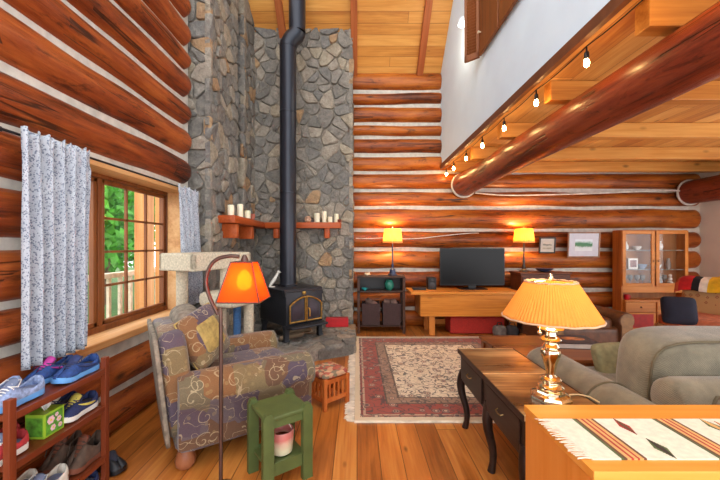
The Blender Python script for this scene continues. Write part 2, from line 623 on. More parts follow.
def clip(poly, a, b, c):
    """keep a*x+b*y<=c"""
    out = []
    for i in range(len(poly)):
        p, q = poly[i], poly[(i + 1) % len(poly)]
        dp, dq = a * p[0] + b * p[1] - c, a * q[0] + b * q[1] - c
        if dp <= 0:
            out.append(p)
        if dp * dq < 0:
            s = dp / (dp - dq)
            out.append((p[0] + (q[0] - p[0]) * s, p[1] + (q[1] - p[1]) * s))
    return out


def stone_face(m, o, u, v, w, h, cell=.2, gap=.006, seed=1, depth=.034, outline=None):
    rg = random.Random(seed)
    o, u, v = Vector(o), Vector(u), Vector(v)
    nrm = u.cross(v)
    nx, ny = max(1, round(w / cell)), max(1, round(h / cell))
    sites = []
    for j in range(ny):
        for i in range(nx):
            if rg.random() < .17:
                continue
            sites.append(((i + .5 + (.25 if j % 2 else -.25) + rg.uniform(-.46, .46)) * w / nx, (j + .5 + rg.uniform(-.46, .46)) * h / ny))
            if rg.random() < .14:
                sites.append(((i + rg.random()) * w / nx, (j + rg.random()) * h / ny))
    for s in sites:
        poly = list(outline) if outline else [(0, 0), (w, 0), (w, h), (0, h)]
        for q in sites:
            if q is s:
                continue
            dx, dy = q[0] - s[0], q[1] - s[1]
            d = math.hypot(dx, dy)
            if d < 1e-6 or d > cell * 4:
                continue
            c = (q[0] ** 2 + q[1] ** 2 - s[0] ** 2 - s[1] ** 2) / 2 - gap * d
            poly = clip(poly, dx, dy, c)
            if len(poly) < 3:
                break
        if len(poly) < 3:
            continue
        cx = sum(p[0] for p in poly) / len(poly)
        cy = sum(p[1] for p in poly) / len(poly)
        # subdivide and roughen the outline
        pts = []
        for i in range(len(poly)):
            p, q = poly[i], poly[(i + 1) % len(poly)]
            L = math.hypot(q[0] - p[0], q[1] - p[1])
            if L < .012:
                continue
            cut = min(.3, .022 / L)
            for f in (cut, .5, 1 - cut) if L > .07 else (cut, 1 - cut):
                a, b = p[0] + (q[0] - p[0]) * f, p[1] + (q[1] - p[1]) * f
                jit = .006 * nz3(a * 23, b * 23, seed)
                pts.append((a + (cx - a) * (.02 + abs(jit) * 4), b + (cy - b) * (.02 + abs(jit) * 4)))
        if len(pts) < 4:
            continue
        dd = depth * rg.uniform(.6, 1.35)
        tx, ty = rg.uniform(-.12, .12), rg.uniform(-.12, .12)
        P = lambda a, b, z: o + u * a + v * b + nrm * z
        rings = [[P(a, b, -.02) for a, b in pts], [P(a, b, dd * .78) for a, b in pts]]
        for sc, zz in ((.93, .95), (.66, 1.0), (.33, 1.0)):
            rings.append([P(cx + (a - cx) * sc, cy + (b - cy) * sc,
                            dd * zz + ((a - cx) * tx + (b - cy) * ty) * sc + .012 * nz3(a * 14, b * 14, seed + zz)) for a, b in pts])
        m.rings(rings, False, True)
    return m


ch = MB()
X, Y, Z = (1, 0, 0), (0, 1, 0), (0, 0, 1)
ch.box((-1.95, 3.66, 0), (-1.60, 4.46, 5.1))
ch.box((-1.95, 4.40, 0), (-1.76, 4.80, 5.1))
ch.box((-1.95, 4.76, 0), (-1.60, 5.75, 5.0))
ch.box((-1.70, 5.245, 0), (-.10, 5.75, 4.72))
WC = tag(ch.build('wall_chimney', MORTAR, smooth=0), kind='structure')
st = MB()
stone_face(st, (-1.95, 3.66, 0), X, Z, .39, 5.1, .165, seed=2)
stone_face(st, (-1.60, 3.62, 0), Y, Z, .88, 5.1, .165, seed=3)
stone_face(st, (-1.76, 4.50, 0), Y, Z, .24, 5.1, .2, seed=4)
stone_face(st, (-1.80, 4.76, 0), X, Z, .24, 5.0, .2, seed=5)
stone_face(st, (-1.60, 4.72, 0), Y, Z, .55, 5.0, .165, seed=6)
stone_face(st, (-1.60, 5.245, 0), X, Z, 1.54, 4.72, .17, seed=17)
stone_face(st, (-.10, 5.21, 0), Y, Z, .5, 4.70, .2, seed=8)
st.build('stone_facing', STONE, WC, smooth=50)

he = MB()
hp = [(-1.75, 5.25), (-1.75, 3.45), (-1.0, 3.74), (-.46, 3.97), (-.04, 4.2), (-.04, 5.25)]
he.prism([(a, b) for a, b in hp], 0, .125)
HE = tag(he.build('floor_hearth', MORTAR, smooth=0), kind='structure')
hs = MB()
x0, y0 = -1.78, 3.42
stone_face(hs, (x0, y0, .12), X, Y, 1.78, 1.84, .24, gap=.006, seed=12, depth=.024, outline=[(a - x0, b - y0) for a, b in [(-1.76, 5.24), (-1.76, 3.43), (-1.0, 3.72), (-.46, 3.95), (-.02, 4.18), (-.02, 5.24)]])
for (a, b), (c, d) in (((-1.75, 3.45), (-1.0, 3.74)), ((-1.0, 3.74), (-.46, 3.97)), ((-.46, 3.97), (-.04, 4.2)), ((-.04, 4.2), (-.04, 5.2))):
    L = math.hypot(c - a, d - b)
    stone_face(hs, (a, b, 0), ((c - a) / L, (d - b) / L, 0), Z, L, .13, .2, gap=.005, seed=int(20 + L * 100), depth=.02)
hs.build('flagstones', STONE, HE, smooth=50)

# ------------------------------------------------------------------ window in the left wall
XF = -1.93                     # plane of the sashes
W1 = tag(MB().box((XF - .05, WY0, WZ0), (XF + .03, WY0 + .06, WZ1), .006).box((XF - .05, 3.40, WZ0), (XF + .03, WY1 + .02, WZ1), .006)
         .box((XF - .05, WY0, WZ1 - .04), (XF + .03, WY1, WZ1), .006).box((XF - .05, WY0, WZ0), (XF + .03, WY1, WZ0 + .05), .006)
         .box((XF - .05, 2.505, WZ0), (XF + .025, 2.55, WZ1), .006).build('window_1', FRAMEW, smooth=0), kind='structure')
for y0, y1, cols in ((WY0 + .06, 2.505, 3), (2.55, 3.40, 3)):
    z0, z1 = WZ0 + .05, WZ1 - .04
    s = MB()
    b = .032
    s.box((XF - .02, y0, z0), (XF + .015, y0 + b, z1), .004).box((XF - .02, y1 - b, z0), (XF + .015, y1, z1), .004)
    s.box((XF - .02, y0, z0), (XF + .015, y1, z0 + b), .004).box((XF - .02, y0, z1 - b), (XF + .015, y1, z1), .004)
    so = s.build('sash', FRAMEW, W1, smooth=0)
    if y0 > 2:
        mm = MB()
        for k in range(1, cols):
            y = y0 + b + (y1 - y0 - 2 * b) * k / cols
            mm.box((XF - .012, y - .009, z0 + b), (XF + .008, y + .009, z1 - b))
        for k in range(1, 4):
            z = z0 + b + (z1 - z0 - 2 * b) * k / 4
            mm.box((XF - .012, y0 + b, z - .009), (XF + .008, y1 - b, z + .009))
        mm.build('muntins', FRAMEW, so, smooth=0)
    MB().box((XF - .006, y0 + b, z0 + b), (XF - .002, y1 - b, z1 - b)).build('glass_pane', GLASS, so, smooth=0)
sill = tag(MB().box((XF - .02, WY0, WZ0 - .05), (-1.70, WY1 + .02, WZ0 + .005), .008).build('trim_2', TRIMW, smooth=0), kind='structure')
tag(MB().box((XF + .02, WY0, WZ1 - .01), (-1.73, WY1 + .02, WZ1 + .035), .005).build('trim_3', TRIMW, smooth=0), kind='structure')
tag(MB().box((XF + .02, WY1 - .03, WZ0 - .02), (-1.73, WY1 + .01, WZ1 + .02), .005).build('trim_4', TRIMW, smooth=0), kind='structure')

# outside: porch deck, posts, railing, trees
POST = wood('porch_post', (186, 112, 56), (216, 150, 88), (232, 180, 124), axis=2, rough=.6, blot=.3)
tag(MB().box((-3.7, .5, -.2), (-2.1, 8.0, -.05)).build('porch_deck', wood('deck_grey', (140, 130, 118), (164, 154, 140), (180, 170, 156), axis=1, rough=.8), smooth=0), kind='structure')
tag(MB().box((-30, -6, -.9), (-3.7, 30, -.6)).build('ground_outside', plain('grass_ground', (60, 92, 34), .95, var=.3), smooth=0), kind='structure')
for k, (x, y, w) in enumerate(((-3.2, 5.12, .19), (-3.2, 5.76, .28), (-2.35, 4.45, .10))):
    if k < 2:
        tag(MB().box((x - w / 2, y - w / 2, -.06), (x + w / 2, y + w / 2, 3.0), .012).build('porch_post', POST, smooth=0),
            ['slim orange porch post seen through the window beside green trees', 'wide orange porch post seen through the right window panes'][k], 'post', 'porch posts')
rl = thing('porch_railing', 'pale wooden porch railing with slats outside the window', 'railing', (-3.52, 2.4, 0))
MB().box((-.06, 0, .88), (.06, 5.4, .95), .01).build('top_rail', plain('rail_paint', (214, 196, 170), .6), rl, smooth=0)
for k in range(23):
    y = .1 + k * .23
    MB().box((-.02, y, .02), (.02, y + .045, .88)).build('baluster', plain('rail_paint', (214, 196, 170), .6), rl, smooth=0)
MB().box((-.03, 0, .05), (.03, 5.4, .12)).build('bottom_rail', plain('rail_paint', (214, 196, 170), .6), rl, smooth=0)
LEAF = plain('leaf_green', (66, 130, 36), .6, var=.45, scale=3)
BARK = plain('bark', (96, 78, 60), .9, var=.3)
LAB = ['green leafy tree nearest the house, seen through the left panes', 'green leafy tree farther off, behind the porch railing', 'green tree filling the view behind the porch posts', 'smaller green tree at the far end of the yard']
for k, (x, y, r, zc) in enumerate(((-6.4, 7.6, 1.5, 2.4), (-12.4, 16.5, 2.9, 3.2), (-8.3, 11.2, 1.9, 2.8), (-10.6, 9.0, 2.0, 2.4))):
    tr = thing('tree', LAB[k], 'tree', (x, y, -.7), 0, 'trees outside the window')
    MB().tube([(0, 0, 0), (.05, .02, zc * .6), (0, .05, zc + .5)], [.16, .13, .06], 10).build('trunk', BARK, tr)
    lf = MB()
    rg = random.Random(k + 50)
    for q in range(2600):
        v = Vector((rg.gauss(0, 1), rg.gauss(0, 1), rg.gauss(0, 1))).normalized() * r * (rg.random() ** .35)
        c = Vector((v.x, v.y, zc + .7 + v.z * 1.2))
        a = Vector((rg.uniform(-1, 1), rg.uniform(-1, 1), rg.uniform(-1, 1))).normalized()
        b = a.orthogonal().normalized()
        l = rg.uniform(.11, .2)
        ps = [c - a * l, c + b * l * .5, c + a * l, c - b * l * .5]
        lf.bm.faces.new([lf.bm.verts.new(p) for p in ps])
    lf.build('foliage', LEAF, tr, smooth=0, recalc=False)
# ------------------------------------------------------------------ lamps and lights
BRASS = plain('polished_brass', (250, 238, 205), .13, 1.0, var=.05)
BULB = emit('bulb_glow', (255, 214, 150), 22)
BULBS = emit('string_bulb_glow', (255, 200, 125), 110)
WARM = (1.0, .66, .34)


def point(name, loc, w, r=.03, col=WARM):
    l = bpy.data.lights.new(name, 'POINT')
    l.energy = w
    l.color = col
    l.shadow_soft_size = r
    o = bpy.data.objects.new(name, l)
    COL.objects.link(o)
    o.location = loc
    return o


# string of bulbs along the loft edge
sl = thing('string_lights', 'string of small glowing bulbs on black cord along the loft edge', 'string lights', (1.445, 0, 2.60))
ys = [.33, .93, 1.54, 2.14, 2.74, 3.34, 3.92, 4.5, 5.08, 5.5]
cd = []
for k, y in enumerate(ys):
    cd.append((0, y, 0))
    if k < len(ys) - 1:
        y2 = ys[k + 1]
        for f in (.25, .5, .75):
            cd.append((0, y + (y2 - y) * f, -.014 * (1 - (2 * f - 1) ** 2)))
MB().tube(cd, .004, 6).build('cord', BLACKP, sl)
for k, y in enumerate(ys):
    MB().lathe([(.005, 0), (.006, -.03), (.014, -.04), (.015, -.075), (.011, -.08)], 12, (0, y, 0)).build('socket', BLACKP, sl)
    MB().lathe([(.009, -.078), (.013, -.09), (.0165, -.107), (.014, -.122), (.005, -.13)], 14, (0, y, 0)).build('bulb', BULBS, sl)

# small spotlight on the white loft wall
sc_ = thing('wall_spotlight', 'small lit spotlight on the white loft wall beside the shutter', 'spotlight', (1.40, 4.27, 4.12))
MB().cyl((0, 0, 0), (-.03, 0, 0), .045).cyl((-.03, 0, 0), (-.07, -.02, .02), .012).build('mount', WHITE, sc_)
MB().lathe([(.02, .07), (.04, .05), (.05, -.02), (.046, -.03)], 16, (-.09, -.03, 0)).build('housing', WHITE, sc_)
MB().ball((-.09, -.03, -.03), .03).build('bulb', emit('spot_glow', (255, 238, 214), 16), sc_)
point('light_spotlight', (1.26, 4.2, 4.0), 10, .05, (1, .85, .65))

# brass table lamp with pleated shade
tl = thing('table_lamp', 'large brass table lamp with pleated yellow shade on the brown end table', 'table lamp', (.985, 1.73, .573))
MB().lathe([(.098, 0), (.098, .012), (.088, .022), (.07, .03), (.066, .04)], 8).build('base', BRASS, tl, smooth=20)
MB().lathe([(.05, .04), (.058, .05), (.06, .062), (.05, .072), (.038, .078), (.046, .088), (.05, .098), (.042, .108), (.028, .112), (.021, .122),
            (.024, .145), (.032, .18), (.043, .21), (.047, .23), (.042, .245), (.028, .252), (.03, .256), (.04, .262), (.034, .272), (.028, .28), (.044, .29), (.05, .30), (.043, .31),
            (.026, .318), (.022, .335), (.03, .342), (.055, .348), (.062, .356), (.05, .364), (.022, .368), (.016, .40), (.016, .43)], 32).build('stem', BRASS, tl)
SHY = shade_mat('pleated_shade', (238, 186, 92), .5, .05, (250, 180, 70))
PL = lambda a, z: 1 + .012 * math.cos(a * 84)
MB().lathe([(.225 - .107 * k / 12, .408 + .182 * k / 12) for k in range(13)], 420, mod=PL, caps=False).build('lamp_shade', SHY, tl, solid=.0015)
TRB = plain('shade_braid', (206, 170, 132), .8)
MB().tube([(.2265 * math.cos(a * PI / 40), .2265 * math.sin(a * PI / 40), .408 + .0015 * math.sin(a * 20)) for a in range(81)], .005, 6).build('shade_braid', TRB, tl)
MB().tube([(.118 * math.cos(a * PI / 40), .118 * math.sin(a * PI / 40), .59 + .002 * math.sin(a * 20)) for a in range(81)], .005, 6).build('shade_braid', TRB, tl)
MB().cyl((0, 0, .43), (0, 0, .61), .004).lathe([(.004, .605), (.012, .612), (.008, .628), (.002, .634)], 12).tube([(-.116, 0, .59), (0, 0, .60), (.116, 0, .59)], .003, 6).build('finial', BRASS, tl)
MB().tube([(-.02, -.01, .40), (-.062, -.02, .41), (-.068, -.022, .35)], .002, 6).ball((-.068, -.022, .338), .011).build('pull_chain', BRASS, tl)
MB().lathe([(.014, .43), (.03, .46), (.032, .49), (.02, .52), (.004, .53)], 16).build('bulb', emit('lamp_bulb_glow', (255, 200, 120), 8), tl)
cb = [(.09, .02, .005), (.16, .03, .004), (.2, .0, .004), (.205, -.06, .004)]
MB().tube(cb, .004, 6).build('cord', plain('cream_cord', (220, 200, 150), .5), tl)
point('light_table_lamp', (.985, 1.73, .573 + .49), 5.0, .05)

# two smaller lamps on the back wall
SHC = shade_mat('small_shade', (246, 216, 150), .5, .05, (250, 205, 120))


def small_lamp(loc, label, hz, dark):
    t_ = thing('table_lamp', label, 'table lamp', loc, 0, 'pair of small shaded lamps against the log wall')
    MB().lathe([(.075, 0), (.075, .015), (.05, .025), (.045, .09 if dark else .03), (.03, .1 if dark else .045), (.014, .13), (.02, .16), (.012, .19), (.011, hz - .04), (.006, hz + .02)], 20).build(
        'lamp_base', plain('navy_lamp_base' if dark else 'bronze_lamp_base', (58, 66, 92) if dark else (74, 62, 52), .35, .2), t_)
    MB().lathe([(.155, hz), (.148, hz + .06), (.128, hz + .225)], 180, mod=lambda a, z: 1 + .02 * math.cos(a * 36), caps=False).build('lamp_shade', SHC, t_, solid=.002)
    MB().cyl((0, 0, hz), (0, 0, hz + .24), .004).lathe([(.003, hz + .24), (.01, hz + .25), (.003, hz + .265)], 10).tube([(-.128, 0, hz + .222), (0, 0, hz + .235), (.128, 0, hz + .222)], .003, 6).build('finial', BRASS, t_)
    MB().ball((0, 0, hz + .1), (.03, .03, .04)).build('bulb', emit('lamp_bulb_glow', (255, 200, 120), 8), t_)
    point('light_small_lamp', (loc[0], loc[1], loc[2] + hz + .15), 26, .04)
    return t_


small_lamp((.565, 5.40, .872), 'small table lamp with dark blue base on the black shelf stand', .51, True)
small_lamp((2.66, 5.42, .93), 'small bronze table lamp with cream shade on the dark sideboard', .455, False)

# arched floor lamp with amber shade
LX, LY = -.745, 1.86
fl = thing('floor_lamp', 'arched bronze floor lamp with glowing amber shade beside the armchair', 'floor lamp', (LX, LY, 0))
BRZ = plain('bronze_metal', (92, 70, 62), .35, .6)
MB().lathe([(.085, 0), (.085, .012), (.07, .022), (.03, .035), (.016, .06)], 32).build('base', BRZ, fl)
kp = [(0, .05), (0, .93), (-.015, .97), (-.055, 1.05), (-.078, 1.12), (-.078, 1.18), (-.055, 1.24), (-.015, 1.275), (.05, 1.29), (.10, 1.286)]
fine = []
for i in range(len(kp) - 1):
    p0, p1, p2, p3 = kp[max(i - 1, 0)], kp[i], kp[i + 1], kp[min(i + 2, len(kp) - 1)]
    for q in range(6):
        s = q / 6
        cr = lambda a, b, c, d: .5 * (2 * b + (c - a) * s + (2 * a - 5 * b + 4 * c - d) * s * s + (3 * b - a - 3 * c + d) * s ** 3)
        fine.append((cr(p0[0], p1[0], p2[0], p3[0]), 0, cr(p0[1], p1[1], p2[1], p3[1])))
fine.append((kp[-1][0], 0, kp[-1][1]))
MB().tube([p for p in fine], .0105, 12).build('pole', BRZ, fl)
AMB = shade_mat('amber_shade', (236, 116, 48), .6, .12, (255, 128, 44), .22)
sx, sz = .13, 1.052


def rect_ring(hw, hd, z, r=.0):
    return [Vector((sx + a * hw, b * hd, z)) for a, b in ((-1, -1), (0, -1), (1, -1), (1, 0), (1, 1), (0, 1), (-1, 1), (-1, 0))]


m = MB()
m.rings([rect_ring(.110 - .056 * k / 6, .110 - .056 * k / 6, sz + .205 * k / 6) for k in range(7)], False, False)
so = m.build('lamp_shade', AMB, fl, smooth=0, solid=.002)
m = MB()
for a, b in ((-1, -1), (1, -1), (1, 1), (-1, 1)):
    m.cyl((sx + a * .1115, b * .1115, sz), (sx + a * .0555, b * .0555, sz + .207), .0035, n=6)
for hw, z in ((.1115, sz), (.0555, sz + .206)):
    p = [(sx + a * hw, b * hw, z) for a, b in ((-1, -1), (1, -1), (1, 1), (-1, 1), (-1, -1))]
    for q in range(4):
        m.cyl(p[q], p[q + 1], .0035, n=6)
m.cyl((sx - .0555, 0, sz + .206), (sx + .0555, 0, sz + .206), .003, n=6).lathe([(.02, sz + .2), (.022, sz + .215), (.012, sz + .238), (.006, sz + .245)], 12, (sx, 0, 0))
m.build('shade_frame', BRZ, fl)
MB().lathe([(.012, .1), (.014, .16), (.036, .12), (.042, .09), (.028, .06), (.004, .05)][1:], 16, (sx, 0, sz)).build('bulb', emit('amber_bulb_glow', (255, 200, 100), 30), fl)
point('light_floor_lamp', (LX + sx, LY, sz + .1), 4, .03, (1, .55, .22))

# ------------------------------------------------------------------ shuttered opening on the loft wall
SHUT = wood('shutter_wood', (84, 46, 24), (128, 74, 40), (152, 96, 56), axis=2, rough=.45, blot=.4, knots=False)
w2 = tag(MB().box((1.38, 2.7, 3.48), (1.41, 3.78, 5.4)).build('window_2', SHUT, smooth=0), kind='structure')
MB().box((1.355, 3.28, 3.45), (1.385, 3.785, 5.4), .006).build('shutter_panel', SHUT, w2, smooth=0)
MB().box((1.355, 2.72, 3.45), (1.385, 3.26, 5.4), .006).build('shutter_panel', SHUT, w2, smooth=0)
MB().lathe([(.008, 0), (.008, .02), (.016, .024), (.016, .03), (.01, .034)], 12).build('shutter_knob', plain('pale_knob', (216, 200, 170), .4), w2)
bpy.data.objects['shutter_knob'].location = (1.355, 3.72, 3.68)
bpy.data.objects['shutter_knob'].rotation_euler = (0, -PI / 2, 0)
lv = MB()
lv.box((0, -.016, 3.45), (.03, .016, 5.4), .004).box((.14, -.016, 3.45), (.17, .016, 5.4), .004).box((0, -.016, 3.45), (.17, .016, 3.52), .004)
k = 0
while 3.54 + k * .034 < 5.36:
    lv.cbox((.085, 0, 3.54 + k * .034), (.115, .034, .006), rot=(R(40), 0, 0))
    k += 1
lo = lv.build('louver_shutter', SHUT, w2, smooth=0)
lo.location = (1.37, 3.81, .0)
lo.rotation_euler = (0, 0, R(138))

# ------------------------------------------------------------------ camera, world
cam = bpy.data.cameras.new('camera')
cam.sensor_width = 36
cam.lens = F / 720 * 36
cam.shift_x = (360 - CX) / 720
cam.shift_y = (CY - 240) / 720
cam.clip_start = .05
co_ = bpy.data.objects.new('camera', cam)
COL.objects.link(co_)
co_.location = (0, 0, H)
co_.rotation_euler = (PI / 2, 0, 0)
SC.camera = co_
w = bpy.data.worlds.new('daylight')
SC.world = w
w.use_nodes = True
bg = w.node_tree.nodes['Background']
bg.inputs[0].default_value = (.95, .97, 1.0, 1)
bg.inputs[1].default_value = 2.6
SC.view_settings.view_transform = 'Standard'
SC.view_settings.look = 'None'
SC.view_settings.gamma = 1
SC.view_settings.use_curve_mapping = False
SC.view_settings.exposure = .5
# ------------------------------------------------------------------ curtains and rod
t = NT('curtain_cloth')
co = t.coord('UV')
vo = t.n('TexVoronoi', {'feature': 'F1'}, Vector=co, Scale=105.0)
n1 = t.noise(co, 50, 2)
sp = t.math('MULTIPLY', t.math('LESS_THAN', vo.outputs['Distance'], .44), t.math('GREATER_THAN', n1, .44))
col = t.mix(t.math('MULTIPLY', sp, .72), t.ramp(t.noise(co, 8, 3), [(.3, (188, 194, 204)), (.7, (210, 214, 220))]), (92, 102, 128))
df = t.n('BsdfDiffuse', Color=col)
tlc = t.n('BsdfTranslucent', Color=col)
mx = t.n('MixShader', i0=.3, i1=df.outputs[0], i2=tlc.outputs[0])
t.t.links.new(mx.outputs[0], t.out.inputs[0])
CURT = t.m


def curtain(name, label, y0t, y1t, y0b, y1b, z0, z1, folds, seed, pinch=None):
    m = MB()
    nu, nv = folds * 12, 40
    uv = {}

    def fn(u, v):
        a = y0b + (y0t - y0b) * v
        b = y1b + (y1t - y1b) * v
        if pinch:
            s = pinch(v)
            c = (a + b) / 2 + s[1]
            a, b = c - (b - a) / 2 * s[0], c + (b - a) / 2 * s[0]
        amp = .02 + .014 * (1 - v)
        if v > .93:
            amp *= .7
        ph = 2 * PI * folds * (u + .03 * nz3(u * 5, v * 1.5, seed))
        x = -1.642 + amp * math.sin(ph) + .008 * nz3(u * 14, v * 3, seed) + (.01 * math.sin(ph * 2.1) if v > .92 else 0)
        z = z0 + (z1 - z0) * v + (.012 * math.sin(ph * 1.5 + 1) if v > .985 else 0) - (.01 * nz3(u * 6, 0, seed) if v < .02 else 0)
        return Vector((x, a + (b - a) * u + .006 * math.cos(ph), z))
    m.grid(fn, nu, nv)
    o = m.build(name, CURT, None, smooth=180, solid=.002)
    me = o.data
    lay = me.uv_layers.new(name='UVMap')
    W = abs(y1b - y0b) * 2.6
    nv1 = nu + 1
    for p in me.polygons:
        for li in p.loop_indices:
            vi = me.loops[li].vertex_index
            lay.data[li].uv = ((vi % nv1) / nu * W, (vi // nv1) / nv * (z1 - z0))
    return tag(o, label, 'curtain', 'pale patterned window curtains')


curtain('curtain', 'wide pale blue speckled curtain hanging above the shoe rack', 1.66, 2.09, 1.655, 2.06, .735, 1.925, 6, 1)
curtain('curtain', 'narrow gathered pale curtain at the stone end of the window', 3.10, 3.50, 3.24, 3.62, .76, 1.90, 4, 6)
rd = thing('curtain_rod', 'black metal curtain rod above the window', 'curtain rod', (-1.668, 1.66, 1.895))
MB().cyl((0, -.10, 0), (0, 1.86, 0), .007).build('rod', BLACK, rd)
for y in (-.1, 1.86):
    MB().ball((0, y, 0), .016, 12).build('finial', BLACK, rd)
for y in (-.07, 1.8):
    MB().box((-.05, y - .01, -.012), (.0, y + .01, .012), .003).box((-.065, y - .014, -.03), (-.055, y + .014, .03), .003).build('bracket', BLACK, rd)

# ------------------------------------------------------------------ mantel shelf with candles
MANT = wood('mantel_wood', (132, 54, 20), (178, 82, 36), (200, 106, 54), axis=0, rough=.4, knots=False, blot=.3)
MANTY = wood('mantel_wood_side', (132, 54, 20), (178, 82, 36), (200, 106, 54), axis=1, rough=.4, knots=False, blot=.3)
mt = thing('mantel_shelf', 'thick orange wooden mantel shelf turning the corner of the fieldstone chimney', 'mantel shelf', (-1.55, 5.20, 1.60))
MB().box((-.03, -1.37, 0), (.176, .02, .088), .008).build('side_shelf', MANTY, mt)
MB().box((.177, -.15, 0), (1.31, .02, .088), .008).build('back_shelf', MANT, mt)
for y in (-1.24, -.66):
    MB().box((-.03, y, -.17), (.15, y + .09, -.001), .012).build('bracket', MANTY, mt)
for x in (.30, 1.06):
    MB().box((x, -.13, -.15), (x + .075, .02, -.001), .012).build('bracket', MANT, mt)
WAX = plain('cream_wax', (232, 222, 192), .45, var=.04, Subsurface_Weight=.15)
WICK = plain('black_wick', (30, 26, 24), .8)
cand = [((-1.46, 3.94), .037, .125, 'cream pillar candle at the near end of the side mantel shelf'),
        ((-1.43, 4.16), .037, .16, 'tallest cream pillar candle, middle of three on the side mantel shelf'),
        ((-1.40, 4.34), .040, .10, 'short thick cream candle, third of three on the side mantel shelf'),
        ((-.60, 5.09), .042, .14, 'thick cream candle beside the patterned globe on the back mantel'),
        ((-.49, 5.10), .034, .165, 'tallest cream candle on the back mantel shelf'),
        ((-.405, 5.09), .036, .085, 'shortest cream candle on the back mantel shelf'),
        ((-.31, 5.11), .034, .13, 'cream candle behind the small brown cup on the mantel')]
for (x, y), r, h, lb in cand:
    c = thing('candle', lb, 'candle', (x, y, 1.6885), 0, 'cream candles on the mantel')
    MB().lathe([(r * .97, 0), (r, .006), (r, h - .004), (r * .92, h), (r * .7, h - .006), (0.001, h - .008)], 24).build('wax', WAX, c)
    MB().cyl((0, 0, h - .008), (.001, 0, h + .008), .0016, n=6).build('wick', WICK, c)
g = thing('candle_globe', 'round tan patterned candle globe on the back mantel', 'globe', (-.735, 5.09, 1.6885))
MB().lathe([(.025, 0), (.045, .015), (.053, .045), (.042, .08), (.02, .094), (.012, .09)], 24).build('globe', plain('tan_mottled', (170, 130, 104), .5, var=.4, scale=40), g)
g = thing('cup', 'small brown cup before the last candle on the mantel', 'cup', (-.262, 5.075, 1.6885))
MB().lathe([(.018, 0), (.026, .01), (.028, .042), (.024, .042), (.022, .012), (.001, .01)], 20).build('bowl', plain('brown_glaze', (110, 48, 26), .3), g)
g = thing('glass_jar', 'small dark glass jar near the tall candles on the side mantel', 'jar', (-1.50, 4.02, 1.6885))
MB().lathe([(.03, 0), (.032, .01), (.032, .1), (.022, .115), (.024, .13)], 20).build('body', plain('smoky_glass', (74, 74, 66), .15), g)
MB().lathe([(.026, .1305), (.026, .142), (.004, .146)], 20).build('lid', BLACK, g)
g = thing('small_pot', 'small terracotta pot past the candles on the side mantel', 'pot', (-1.42, 4.62, 1.6885))
MB().lathe([(.024, 0), (.036, .05), (.03, .075), (.034, .085), (.028, .085), (.024, .07), (.001, .06)], 20).build('body', plain('terracotta', (168, 92, 70), .7), g)

# ------------------------------------------------------------------ wood stove, pipe, things on the hearth
IRON = plain('stove_black', (40, 42, 48), .45, .25, var=.12, scale=30, bump=.1)
HZ = .152
sv = thing('wood_stove', 'black cast iron wood stove with brass trimmed arched doors on the hearth', 'stove', (-.905, 4.615, HZ), R(42))
sv.scale = (1, 1, 1.1)
# local: front faces -y, width along x
MB().box((-.275, -.36, .17), (.275, .34, .555), .012).build('body', IRON, sv)
MB().box((-.30, -.30, .557), (.30, .36, .585), .008).build('top_plate', IRON, sv)
m = MB()
m.rings([[Vector((x, -.362, .505)), Vector((x, -.30, .505)), Vector((x, -.26, .583)), Vector((x, -.33, .583))] for x in (-.285, .285)])
m.build('sloped_top_front', IRON, sv, smooth=0)
MB().box((-.27, -.50, .155), (.27, -.35, .18), .01).build('ash_lip', IRON, sv)
for sx_ in (-1, 1):
    for sy_ in (-1, 1):
        MB().rings([[Vector((sx_ * (.245 + e * .3) + a * r_, sy_ * .29 + b * r_ - .03, z)) for a, b in ((-1, -1), (1, -1), (1, 1), (-1, 1))] for z, r_, e in ((0, .034, .04), (.03, .028, .03), (.10, .026, .01), (.172, .04, 0))]).build('leg', IRON, sv, smooth=0)
BR2 = plain('antique_brass', (190, 150, 78), .3, .9, var=.15, scale=30)
WGL = plain('stove_glass', (52, 44, 52), .12, 0, var=.3, scale=9)
zt = lambda x: .505 - .09 * (x / .235) ** 2
for s in (-1, 1):
    xs = [.012 + (.235 - .012) * k / 10 for k in range(11)]
    out = [(s * xs[0], .215)] + [(s * xs[-1], .215)] + [(s * x, zt(x) - .012) for x in reversed(xs)]
    if s < 0:
        out = out[::-1]
    dm = MB()
    mtx = Matrix.Translation((0, -.362, 0)) @ Matrix.Rotation(PI / 2, 4, 'X')
    dm.prism(out, 0, .022, 0, mtx)
    door = dm.build('door', IRON, sv, smooth=0)
    cxx = s * .123
    cen = (cxx, .34)
    inn = [(cen[0] + (a - cen[0]) * .76, cen[1] + (b - cen[1]) * .78) for a, b in out]
    MB().prism(inn, .0225, .026, 0, mtx).build('glass', WGL, door, smooth=0)
    loop = [Vector((a, -.385, b)) for a, b in out]
    loop.append(loop[0])
    tb = MB()
    for q in range(len(loop) - 1):
        if (loop[q] - loop[q + 1]).length > .002:
            tb.cyl(loop[q], loop[q + 1], .0105, n=8)
    for p in loop[:-1]:
        tb.ball(p, .0105, 8)
    tb.build('brass_trim', BR2, door)
MB().cyl((.02, -.39, .36), (.02, -.43, .36), .007).tube([(.02, -.43, .36), (.02, -.44, .33), (.02, -.44, .27)], .009, 8).build('handle', BR2, sv)
for z in (.26, .32, .38):
    MB().cyl((.252, -.375, z - .02), (.252, -.375, z + .02), .01, n=10).build('hinge', BR2, sv)
MB().cbox((-.02, -.372, .535), (.05, .008, .036), .004).cbox((-.02, -.377, .535), (.028, .006, .02), .003).build('brass_emblem', BR2, sv)
pi_ = thing('stove_pipe', 'tall black stove pipe rising from the stove through the plank ceiling', 'stove pipe', (-.945, 4.66, HZ + .644))
PIPE = plain('pipe_black', (44, 46, 54), .35, .45, var=.06, scale=6)
